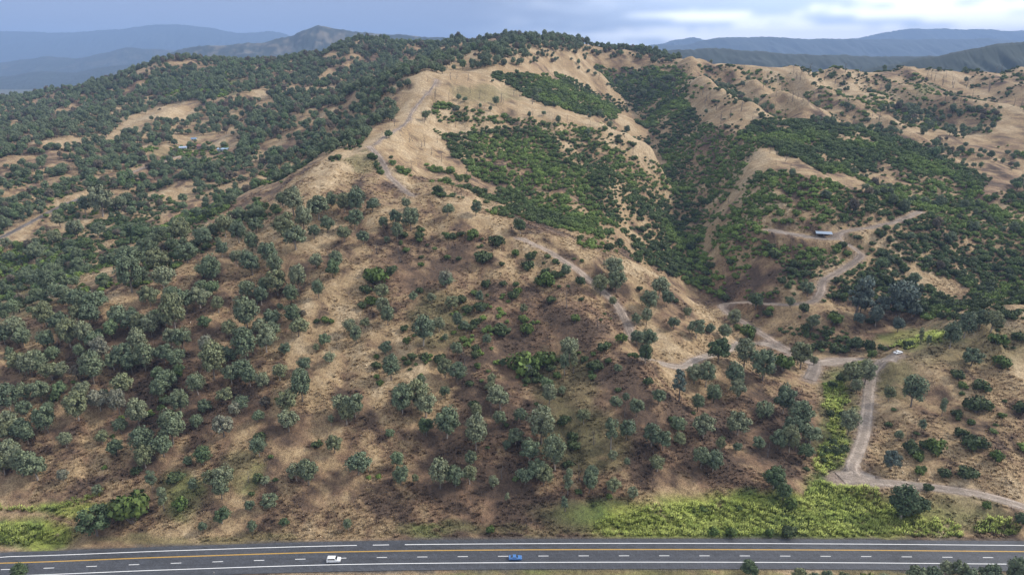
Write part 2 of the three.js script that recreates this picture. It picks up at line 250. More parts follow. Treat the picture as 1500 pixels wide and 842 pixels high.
// grain of the ground: dry stalks, clods and stones, 1024 px to 14 m
function grainTexture(size, fn, srgb) { const d = new Uint8Array(size * size * 4); for (let j = 0; j < size; j++) for (let i = 0; i < size; i++) { const v = fn(i / size, j / size), o = (j * size + i) * 4; for (let k = 0; k < 3; k++) d[o + k] = clamp(Array.isArray(v) ? v[k] : v) * 255; d[o + 3] = 255; } const t = new THREE.DataTexture(d, size, size); t.wrapS = t.wrapT = THREE.RepeatWrapping; t.magFilter = THREE.LinearFilter; t.minFilter = THREE.LinearMipmapLinearFilter; t.generateMipmaps = true; if (srgb) t.colorSpace = THREE.SRGBColorSpace; t.needsUpdate = true; return t; }
function tileNoise(u, v, n, seed) { const x = u * n, y = v * n, i = Math.floor(x), j = Math.floor(y), f = x - i, g = y - j, s = f * f * (3 - 2 * f), t = g * g * (3 - 2 * g), H = (a, b) => hash2((a % n) + seed, (b % n) + seed * 3); return lerp(lerp(H(i, j), H(i + 1, j), s), lerp(H(i, j + 1), H(i + 1, j + 1), s), t); }
const grain = grainTexture(1024, (u, v) => { const a = tileNoise(u, v, 12, 5), b = tileNoise(u, v, 48, 9), c = tileNoise(u, v, 160, 3), s = tileNoise(u, v * 0.25, 220, 4); const l = 0.62 + 0.22 * (a - 0.5) + 0.34 * (b - 0.5) + 0.42 * (c - 0.5) + 0.3 * (s - 0.5); return [l + 0.24, l + 0.225, l + 0.205]; }, true);
const grainBump = grainTexture(512, (u, v) => 0.3 * tileNoise(u, v, 20, 5) + 0.4 * tileNoise(u, v, 60, 9) + 0.3 * tileNoise(u, v, 170, 3));
const earth = new THREE.MeshStandardMaterial({ vertexColors: true, map: grain, bumpMap: grainBump, bumpScale: 0.3, roughness: 1 });
function tagged(o, name, label, category, group, kind) { o.name = name; if (label) o.userData.label = label; if (category) o.userData.category = category; if (group) o.userData.group = group; if (kind) o.userData.kind = kind; o.traverse(m => { if (m.isMesh) m.castShadow = m.receiveShadow = true; }); return o; }
function structure(o, name, label, category) { scene.add(tagged(o, name, label, category, null, 'structure')); return o; }
function sheetMesh({ cols, rows, h }) {
  const n = cols.length, m = rows.length, P = new Float32Array(n * m * 3), C = new Float32Array(n * m * 3), U = new Float32Array(n * m * 2), idx = [];
  for (let j = 0; j < m; j++) for (let i = 0; i < n; i++) { const o = j * n + i, c = groundColour(cols[i], rows[j], h[o]); P.set([cols[i], h[o], -rows[j]], o * 3); C.set(c, o * 3); U.set([cols[i] / 14, rows[j] / 14], o * 2); if (i + 1 < n && j + 1 < m) idx.push(o, o + 1, o + n, o + 1, o + n + 1, o + n); }
  const g = new THREE.BufferGeometry(); g.setAttribute('position', new THREE.BufferAttribute(P, 3)); g.setAttribute('color', new THREE.BufferAttribute(C, 3)); g.setAttribute('uv', new THREE.BufferAttribute(U, 2)); g.setIndex(idx); g.computeVertexNormals(); return new THREE.Mesh(g, earth);
}
structure(sheetMesh(sheets[0]), 'hillside_terrain', 'dry grass hillside rising from the highway to the ridge', 'hillside');
structure(sheetMesh(sheets[1]), 'ridge_terrain', 'wooded and straw coloured ridges behind the front hill', 'ridge');

// far country: a plain out to the horizon and the ranges that stand on it
const hillMat = new THREE.MeshStandardMaterial({ vertexColors: true, roughness: 1 });
{
  const g = new THREE.RingGeometry(1500, 13000, 96, 6); g.rotateX(-Math.PI / 2); g.translate(0, -20, 0);
  structure(new THREE.Mesh(g, new THREE.MeshStandardMaterial({ color: new THREE.Color(0.10, 0.10, 0.065), roughness: 1 })), 'valley_floor', 'wooded low country between the ridges and far ranges', 'valley');
}
function range(name, label, D, depth, profile, tone, rough, tan = 0) {
  const nx = 620, nd = 56, x0 = profile[0][0], x1 = profile.at(-1)[0], P = [], C = [], idx = [];
  const at = px => { let i = 0; while (i < profile.length - 2 && profile[i + 1][0] < px) i++; const a = profile[i], b = profile[i + 1], t = (px - a[0]) / (b[0] - a[0]); const s = t * t * (3 - 2 * t); return lerp(a[1], b[1], lerp(t, s, 0.5)); };
  for (let j = 0; j <= nd; j++) for (let i = 0; i <= nx; i++) {
    const px = lerp(x0, x1, i / nx), v = j / nd * 2 - 1, top = place(px, at(px), D), x = top[0] * (1 + v * depth / D * 0.6), d = D + v * depth, n = fbm(x / (depth * 0.32), d / (depth * 0.32), 5), rid = 1 - Math.abs(2 * fbm(x / (depth * 0.22) + 9, d / (depth * 0.6), 4) - 1);
    const fall = Math.pow(Math.abs(v), 1.15), y = lerp(top[1], -40, clamp(fall + (rid - 0.7) * 0.35 * Math.min(1, Math.abs(v) * 3) * (1 - Math.abs(v)))) + (fbm(x / (rough * 9), d / (rough * 9), 3) - 0.5) * rough + (vn(x / (rough * 0.9), d / (rough * 0.9)) - 0.5) * rough * 0.35;
    P.push(x, y, -d); const s = fbm(x / (depth * 0.07), d / (depth * 0.07) + 40, 4); const open = tan * sm(0.52, 0.66, s * 0.6 + n * 0.4); C.push(...mix3(mix3(tone, tone.map(t => t * 1.5), s), [0.36, 0.28, 0.2], open));
    if (i < nx && j < nd) { const o = j * (nx + 1) + i; idx.push(o, o + 1, o + nx + 1, o + 1, o + nx + 2, o + nx + 1); }
  }
  const g = new THREE.BufferGeometry(); g.setAttribute('position', new THREE.Float32BufferAttribute(P, 3)); g.setAttribute('color', new THREE.Float32BufferAttribute(C, 3)); g.setIndex(idx); g.computeVertexNormals();
  structure(new THREE.Mesh(g, hillMat), name, label, 'hills');
}
const wood = [0.022, 0.031, 0.024];
range('dark_hill', 'dark wooded hill behind the straw coloured ridges', 1750, 420, [[1180, 118], [1260, 104], [1300, 95], [1360, 84], [1420, 72], [1470, 63], [1520, 60], [1700, 66], [1900, 90]], wood, 5);
range('wooded_plateau', 'long dark blue wooded plateau below the far range', 2500, 560, [[860, 110], [930, 80], [975, 73], [1035, 70], [1080, 74], [1150, 79], [1220, 79], [1300, 83], [1500, 86], [1700, 100]], wood, 14);
range('long_range', 'long flat topped blue range on the horizon', 7500, 1300, [[820, 90], [920, 70], [960, 66], [1000, 66], [1060, 54], [1130, 54], [1200, 57], [1280, 58], [1350, 58], [1440, 56], [1520, 62], [1700, 70], [1900, 90]], wood, 24);
range('pale_range', 'palest range beyond the long blue range', 10500, 1300, [[1180, 72], [1250, 56], [1310, 45], [1370, 41], [1430, 43], [1500, 44], [1700, 48], [2000, 70]], wood, 40);
range('pale_peak', 'small pale peak far beyond the blue range', 9800, 1000, [[880, 80], [950, 68], [1000, 57], [1018, 54], [1036, 58], [1080, 70], [1150, 84]], wood, 30);
range('peaked_ridge', 'blue peaked ridge with pale bare scars', 4200, 800, [[120, 120], [200, 98], [262, 72], [300, 66], [330, 67], [370, 62], [420, 54], [445, 43], [466, 37], [490, 42], [530, 47], [580, 50], [640, 54], [670, 58], [760, 80], [860, 110]], wood, 20, 0.35);
range('low_blue_ridge', 'low blue ridge in the rain beyond the forest', 6800, 1000, [[-400, 100], [-100, 96], [0, 92], [40, 86], [70, 82], [110, 86], [150, 78], [185, 69], [210, 71], [260, 74], [330, 90], [420, 110]], wood, 12, 0.12);
range('near_blue_slope', 'dark blue wooded slope below the low ridge', 5000, 800, [[-500, 120], [-100, 118], [0, 112], [60, 104], [110, 106], [150, 98], [200, 94], [260, 90], [330, 100], [420, 120]], wood, 10);
range('rain_range', 'faint range almost lost in the rain', 11500, 1400, [[-500, 60], [-100, 52], [0, 46], [100, 47], [170, 43], [220, 37], [255, 35], [300, 40], [350, 48], [400, 46], [450, 60], [560, 80]], wood, 30);
// ---------------------------------------------------------------- the highway and its paint
const std = (r, g, b, roughness = 0.9, more = {}) => new THREE.MeshStandardMaterial({ color: new THREE.Color(r, g, b), roughness, ...more });
function strip(points, halfA, halfB, yFn, across = 1, colour) {       // ribbon along [x, D] points, from -halfA to +halfB across
  const P = [], U = [], C = [], idx = [], n = points.length; let run = 0;
  points.forEach(([x, D], i) => {
    const a = points[Math.max(i - 1, 0)], b = points[Math.min(i + 1, n - 1)], l = Math.hypot(b[0] - a[0], b[1] - a[1]) || 1, tx = (b[0] - a[0]) / l, tD = (b[1] - a[1]) / l; if (i) run += Math.hypot(x - points[i - 1][0], D - points[i - 1][1]);
    for (let k = 0; k <= across; k++) { const o = lerp(-halfA, halfB, k / across), X = x - tD * o, Z = D + tx * o; P.push(X, yFn(X, Z, k / across, i), -Z); U.push(X / 6, Z / 6); if (colour) C.push(...colour(X, Z, k / across * 2 - 1, run)); if (k < across && i + 1 < n) { const q = i * (across + 1) + k; idx.push(q, q + across + 1, q + 1, q + 1, q + across + 1, q + across + 2); } }
  });
  for (let i = 0; i < idx.length; i += 3) { const [a, b, c] = [idx[i], idx[i + 1], idx[i + 2]], ux = P[b * 3] - P[a * 3], uz = P[b * 3 + 2] - P[a * 3 + 2], vx = P[c * 3] - P[a * 3], vz = P[c * 3 + 2] - P[a * 3 + 2]; if (uz * vx - ux * vz < 0) { idx[i + 1] = c; idx[i + 2] = b; } }
  const g = new THREE.BufferGeometry(); g.setAttribute('position', new THREE.Float32BufferAttribute(P, 3)); g.setAttribute('uv', new THREE.Float32BufferAttribute(U, 2)); if (colour) g.setAttribute('color', new THREE.Float32BufferAttribute(C, 3)); g.setIndex(idx); g.computeVertexNormals(); return g;
}
const axis = (x0, x1, step = 2) => { const o = []; for (let x = x0; x < x1 + 0.01; x += step) o.push([x, axisD(x)]); return o; };
{
  const asphaltMat = new THREE.MeshStandardMaterial({ vertexColors: true, map: grain, roughness: 0.5 });
  const tar = (x, D, u, run) => { const off = D - axisD(x), wheel = [1.0, 2.1, -0.8, -2.0, -3.4, -4.8].reduce((s, w) => Math.max(s, 1 - Math.abs(off - w) / 0.45), 0), n = 0.5 * fbm(x / 7, D / 1.1, 3) + 0.5 * fbm(x / 31, D / 0.9 + 40, 3), crack = Math.abs(vn(x / 3.1 + 5, D / 2.3) - 0.5) < 0.02 ? 0.8 : 1; const b = (0.082 + 0.06 * (n - 0.5) + 0.016 * wheel * n) * crack * (off > 4 || off < -6.3 ? 1.12 : 1); return [b * 0.96, b * 1.03, b * 1.24]; };
  const road = new THREE.Mesh(strip(axis(-420, 420, 1.5), 8.4, 4.9, (x, z, k) => 0.03 + 0.05 * Math.sin(k * Math.PI), 26, tar), asphaltMat);
  structure(road, 'highway', 'dark asphalt three lane highway with white and yellow lines', 'highway');
  const white = std(0.85, 0.85, 0.85, 0.6), amber = std(0.80, 0.46, 0.06, 0.6);
  const yRoad = (x, z) => { const k = clamp((z - axisD(x) + 8.4) / 13.3); return 0.038 + 0.05 * Math.sin(k * Math.PI); };
  const paint = (name, pts, off, w, m) => { const o = new THREE.Mesh(strip(pts.map(([x, D]) => [x, D + off]), w / 2, w / 2, yRoad, 1), m); o.name = name; o.receiveShadow = true; road.add(o); };
  const X = (px, py) => (px - 750) / FOC * tOf(py, EYE / kOf(py));
  paint('edge_line', axis(-420, X(523, 798)), 2.85, 0.24, white); paint('edge_line', axis(X(593, 797), 420), 2.85, 0.24, white); paint('lane_dash', axis(X(546, 798), X(570, 798), 1), 2.85, 0.24, white);
  paint('edge_line', axis(-420, 420), -5.55, 0.24, white); paint('centre_line', axis(-420, 420), 0.12, 0.12, amber); paint('centre_line', axis(-420, 420), -0.12, 0.12, amber);
  for (let k = -14; k <= 14; k++) { const x = X(737, 815) + k * 12.2; paint('lane_dash', axis(x - 1.55, x + 1.55, 1.03), -2.8, 0.2, white); }
}
// dirt tracks laid on the graded ground
{
  const dirtMat = new THREE.MeshStandardMaterial({ vertexColors: true, map: grain, bumpMap: grainBump, bumpScale: 0.15, roughness: 1 });
  const names = { ridge_top: ['dirt_track', 'faint dirt track along the top of the high ridge'], ridge: ['dirt_track', 'short brown dirt track dropping off the high ridge'], ridge_low: ['dirt_track', 'brown two rut track winding down the ridge of the front hill'], loop: ['dirt_track', 'wide dirt track curving round the foot of the spur'], canyon: ['dirt_road', 'dirt road curving up the canyon side to the shed'], lot: ['dirt_road', 'wide dirt road across the canyon mouth by the parked car'], creek_bed: ['creek_ford', 'grey gravel ford where the tracks meet'], drive: ['dirt_drive', 'pale dirt drive running from the canyon mouth to the highway'], turnout: ['gravel_turnout', 'wide gravel turnout at the bend of the drive'], pad: ['gravel_pad', 'grey gravel pad graded beside the metal shed'], left_road: ['paved_lane', 'grey lane across the slope beyond the ravine'], house_drive: ['dirt_drive', 'short drive leading to the farm buildings'] };
  let k = 0;
  for (const [key, { width, s }] of Object.entries(tracks)) {
    k++; const grey = key === 'left_road' ? 1 : key === 'pad' || key === 'creek_bed' ? 0.5 : 0, lift = 0.1 + k * 0.013, seed = k * 40, h = width / 2 + 0.3;
    const tone = (x, D, u) => { const n = fbm(x / 3 + seed, D / 3, 3), m = fbm(x / 14, D / 14 + seed, 2), rut = Math.max(0, 1 - Math.abs(Math.abs(u) - 0.45) / 0.2); const b = 0.72 + 0.5 * (n - 0.5) + 0.5 * (m - 0.5) + 0.5 * rut * n * 1.6; return mix3(key === 'drive' || key === 'turnout' || key === 'lot' || key === 'loop' ? [0.54 * b, 0.455 * b, 0.39 * b] : [0.45 * b, 0.365 * b, 0.305 * b], [0.25 * b, 0.225 * b, 0.215 * b], grey); };
    const g = strip(s, h, h, (x, z, q, i) => { const e = Math.abs(q * 2 - 1); return ground(x, z) + lift - (e > 0.99 ? 0.55 : e > 0.7 ? 0.04 + 0.22 * vn(x / 1.3, z / 1.3) : 0); }, 8, tone);
    const m = new THREE.Mesh(g, dirtMat); structure(m, names[key][0] + (['house_drive'].includes(key) ? '_001' : key === 'ridge' ? '_001' : key === 'ridge_low' ? '_002' : key === 'loop' ? '_003' : key === 'lot' ? '_001' : ''), names[key][1], 'road');
  }
}

// ---------------------------------------------------------------- plants
function buffers() { return { P: [], N: [], C: [], I: [] }; }
function toGeometry(b) { const g = new THREE.BufferGeometry(); g.setAttribute('position', new THREE.Float32BufferAttribute(b.P, 3)); g.setAttribute('normal', new THREE.Float32BufferAttribute(b.N, 3)); g.setAttribute('color', new THREE.Float32BufferAttribute(b.C, 3)); g.setIndex(b.I); return g; }
function limb(b, p, q, r0, r1, col, sides = 6) {
  const d = new THREE.Vector3(q[0] - p[0], q[1] - p[1], q[2] - p[2]).normalize(), u = new THREE.Vector3(d.y, d.z, d.x).cross(d).normalize(), v = d.clone().cross(u), o = b.P.length / 3;
  for (let e = 0; e < 2; e++) for (let k = 0; k < sides; k++) { const a = k / sides * 2 * Math.PI, n = u.clone().multiplyScalar(Math.cos(a)).addScaledVector(v, Math.sin(a)), c = e ? q : p, r = e ? r1 : r0; b.P.push(c[0] + n.x * r, c[1] + n.y * r, c[2] + n.z * r); b.N.push(n.x, n.y, n.z); b.C.push(...col); }
  for (let k = 0; k < sides; k++) { const a = o + k, c = o + (k + 1) % sides; b.I.push(a, c, a + sides, c, c + sides, a + sides); }
}
function leafCard(b, x, y, z, nx, ny, nz, size, tone, R) {            // a bent spray of leaves: two triangles
  const n = new THREE.Vector3(nx + (R() - 0.5) * 1.5, ny + (R() - 0.5) * 1.5, nz + (R() - 0.5) * 1.5).normalize(), u = new THREE.Vector3(R() - 0.5, R() - 0.5, R() - 0.5).cross(n).normalize(), v = n.clone().cross(u), o = b.P.length / 3, soft = n.clone().lerp(new THREE.Vector3(nx, ny, nz), 0.3).normalize();
  const pts = [[-0.55, -0.1, 0], [0.05, -0.5 - 0.3 * R(), -0.2], [0.6, 0.15, 0], [-0.1, 0.45 + 0.35 * R(), -0.25]];
  for (const [a, c, w] of pts) { b.P.push(x + (u.x * a + v.x * c + n.x * w) * size, y + (u.y * a + v.y * c + n.y * w) * size, z + (u.z * a + v.z * c + n.z * w) * size); b.N.push(soft.x, soft.y, soft.z); b.C.push(...tone); }
  b.I.push(o, o + 1, o + 2, o, o + 2, o + 3);
}
function lobe(b, c, r, count, size, R, low = 0.35) {
  const hue = 0.8 + 0.4 * R();
  for (let k = 0; k < count; k++) {
    let x, y, z; do { x = R() * 2 - 1; y = R() * 2 - 1; z = R() * 2 - 1; } while (x * x + y * y + z * z > 1 || x * x + y * y + z * z < 0.02 || (y < -0.2 && R() > low));
    const l = Math.hypot(x, y, z), q = (0.3 + 0.95 * Math.sqrt(R()) * (0.85 + 0.3 * R())) / l, t = hue * (0.6 + 0.8 * R()), w = R() * 0.16;
    leafCard(b, c[0] + x * q * r[0], c[1] + y * q * r[1], c[2] + z * q * r[2], x / l, y / l, z / l, size * (0.7 + 0.6 * R()), [t * (1 + w * 0.7), t, t * (1 - w)], R);
  }
}
const bark = [0.16, 0.135, 0.115];
function oakShape(seed, { lobes = 11, spread = 0.36, tall = 1, count = 170, size = 0.058, lean = 0 } = {}) {
  const R = rng(seed), crown = buffers(), trunk = buffers(), fork = [lean * 0.3 + (R() - 0.5) * 0.06, 0.26 * tall, (R() - 0.5) * 0.06];
  limb(trunk, [0, -0.06, 0], [fork[0] * 0.4, 0.13 * tall, fork[2] * 0.4], 0.042, 0.03, bark); limb(trunk, [fork[0] * 0.4, 0.13 * tall, fork[2] * 0.4], fork, 0.03, 0.026, bark);
  for (let k = 0; k < lobes; k++) {
    const a = k * 2.4 + R() * 0.9, h = lerp(-0.8, 0.95, (k + 0.5) / lobes), ring = Math.sqrt(1 - h * h) * (0.62 + 0.45 * R()), c = [lean * (0.6 + h * 0.4) + Math.cos(a) * spread * ring, (0.54 + h * 0.27 + (R() - 0.5) * 0.08) * tall, Math.sin(a) * spread * ring], r = 0.10 + 0.12 * R() * R() + 0.03 * R();
    lobe(crown, c, [r * 1.1, r * 0.9 * Math.sqrt(tall), r * 1.1], count, size, R);
    if (k % 2 === 0) { const m = [lerp(fork[0], c[0], 0.5) + (R() - 0.5) * 0.05, lerp(fork[1], c[1], 0.6), lerp(fork[2], c[2], 0.5)]; limb(trunk, fork, m, 0.02, 0.013, bark, 5); limb(trunk, m, c, 0.013, 0.005, bark, 4); }
  }
  return { crown: toGeometry(crown), trunk: toGeometry(trunk) };
}
function shrubShape(seed, { lobes = 7, count = 75, size = 0.105, high = 0.55 } = {}) {
  const R = rng(seed), crown = buffers(), trunk = buffers();
  for (let k = 0; k < lobes; k++) { const a = k * 2.4 + R(), d = 0.34 * Math.sqrt(k / lobes), c = [Math.cos(a) * d, high * (0.42 + 0.3 * R() - d * 0.4), Math.sin(a) * d], r = 0.15 + 0.09 * R(); lobe(crown, c, [r * 1.1, r * 0.95, r * 1.1], count, size, R, 0.6); limb(trunk, [0, -0.08, 0], c, 0.02, 0.006, bark, 4); }
  return { crown: toGeometry(crown), trunk: toGeometry(trunk) };
}
function pineShape(seed) {
  const R = rng(seed), crown = buffers(), trunk = buffers(), top = [0.28, 1.5, 0.05];
  limb(trunk, [0, -0.06, 0], [0.08, 0.6, 0.01], 0.045, 0.034, [0.09, 0.075, 0.065]); limb(trunk, [0.08, 0.6, 0.01], top, 0.034, 0.01, [0.09, 0.075, 0.065]);
  for (let k = 0; k < 16; k++) { const h = 0.62 + k / 16 * 0.9, a = k * 2.4, d = (0.4 - (h - 0.6) * 0.25) * (0.6 + 0.5 * R()), q = (h - 0.05) / 1.5, c = [0.26 * q + Math.cos(a) * d, h, Math.sin(a) * d]; limb(trunk, [0.26 * q, h - 0.12, 0.04 * q], c, 0.012, 0.004, [0.09, 0.075, 0.065], 4); lobe(crown, c, [0.15, 0.1, 0.15], 60, 0.075, R, 0.5); }
  return { crown: toGeometry(crown), trunk: toGeometry(trunk) };
}
function deadShape(seed, branches = 9) {
  const R = rng(seed), b = buffers(), col = [0.13, 0.115, 0.11]; let p = [0, -0.05, 0];
  for (let k = 0; k < 3; k++) { const q = [p[0] + (R() - 0.5) * 0.12, p[1] + 0.34, p[2] + (R() - 0.5) * 0.12]; limb(b, p, q, 0.034 - k * 0.009, 0.026 - k * 0.009, col, 5); for (let m = 0; m < branches / 3; m++) { const a = R() * 6.28, l = 0.14 + 0.2 * R(), s = [lerp(p[0], q[0], 0.7), lerp(p[1], q[1], R()), lerp(p[2], q[2], 0.7)], e = [s[0] + Math.cos(a) * l, s[1] + l * (0.5 + R() * 0.7), s[2] + Math.sin(a) * l]; limb(b, s, e, 0.012, 0.004, col, 4); limb(b, e, [e[0] + (R() - 0.5) * 0.15, e[1] + 0.1, e[2] + (R() - 0.5) * 0.15], 0.005, 0.002, col, 3); } p = q; }
  return toGeometry(b);
}
const oaks = Array.from({ length: 8 }, (_, i) => oakShape(100 + i * 7, { lobes: 13 + i % 4 * 3, spread: 0.35 + (i % 3) * 0.03, tall: 1.02 + (i % 4) * 0.13, lean: (i % 3 - 1) * 0.08, count: [170, 120, 175, 105, 165, 130, 170, 110][i] }));
const tallOaks = [oakShape(301, { lobes: 9, spread: 0.24, tall: 1.75, lean: 0.05 }), oakShape(302, { lobes: 8, spread: 0.2, tall: 2.0 }), oakShape(303, { lobes: 10, spread: 0.26, tall: 1.6, lean: -0.12 })];
const shrubs = Array.from({ length: 5 }, (_, i) => shrubShape(400 + i * 3, { lobes: 6 + i, high: 0.5 + i * 0.07 }));
const pines = [pineShape(501), pineShape(507)];
const deads = [deadShape(601), deadShape(602, 12), deadShape(603, 6)];
const leafMat = (r, g, b) => new THREE.MeshStandardMaterial({ color: new THREE.Color(r, g, b), vertexColors: true, roughness: 0.85, side: THREE.DoubleSide });
const oakTones = [[0.135, 0.172, 0.105], [0.118, 0.16, 0.098], [0.175, 0.205, 0.13], [0.10, 0.138, 0.088], [0.155, 0.18, 0.10]].map(c => leafMat(...c));
const tones = { o: oakTones, d: [leafMat(0.06, 0.095, 0.045), leafMat(0.07, 0.11, 0.05)], s: [leafMat(0.19, 0.20, 0.155)], b: [leafMat(0.10, 0.135, 0.12)], g: [leafMat(0.07, 0.115, 0.025), leafMat(0.085, 0.13, 0.03)], k: [leafMat(0.045, 0.07, 0.025), leafMat(0.055, 0.08, 0.03)], y: [leafMat(0.16, 0.20, 0.04)] };
const barkMat = new THREE.MeshStandardMaterial({ vertexColors: true, roughness: 1 }), greyBark = new THREE.MeshStandardMaterial({ color: new THREE.Color(2.0, 2.05, 2.1), vertexColors: true, roughness: 1 });
const used = {}; const numbered = n => { const k = used[n] = (used[n] ?? -1) + 1; return k ? n + '_' + String(k).padStart(3, '0') : n; };
const protoCache = new Map();
function plant(name, shape, mat, x, D, size, turn, label, category, group, sy = 1, bm = barkMat) {
  let byMat = protoCache.get(shape); if (!byMat) protoCache.set(shape, byMat = new Map());
  let p = byMat.get(mat); if (!p) { p = new THREE.Group(); const t = new THREE.Mesh(shape.trunk, bm), c = new THREE.Mesh(shape.crown, mat); t.name = 'trunk'; c.name = 'crown'; p.add(t, c); byMat.set(mat, p); }
  const o = p.clone(); o.position.set(x, ground(x, D), -D); o.rotation.y = turn; o.scale.set(size, size * sy, size);
  scene.add(tagged(o, numbered(name), label, category, group)); return o;
}
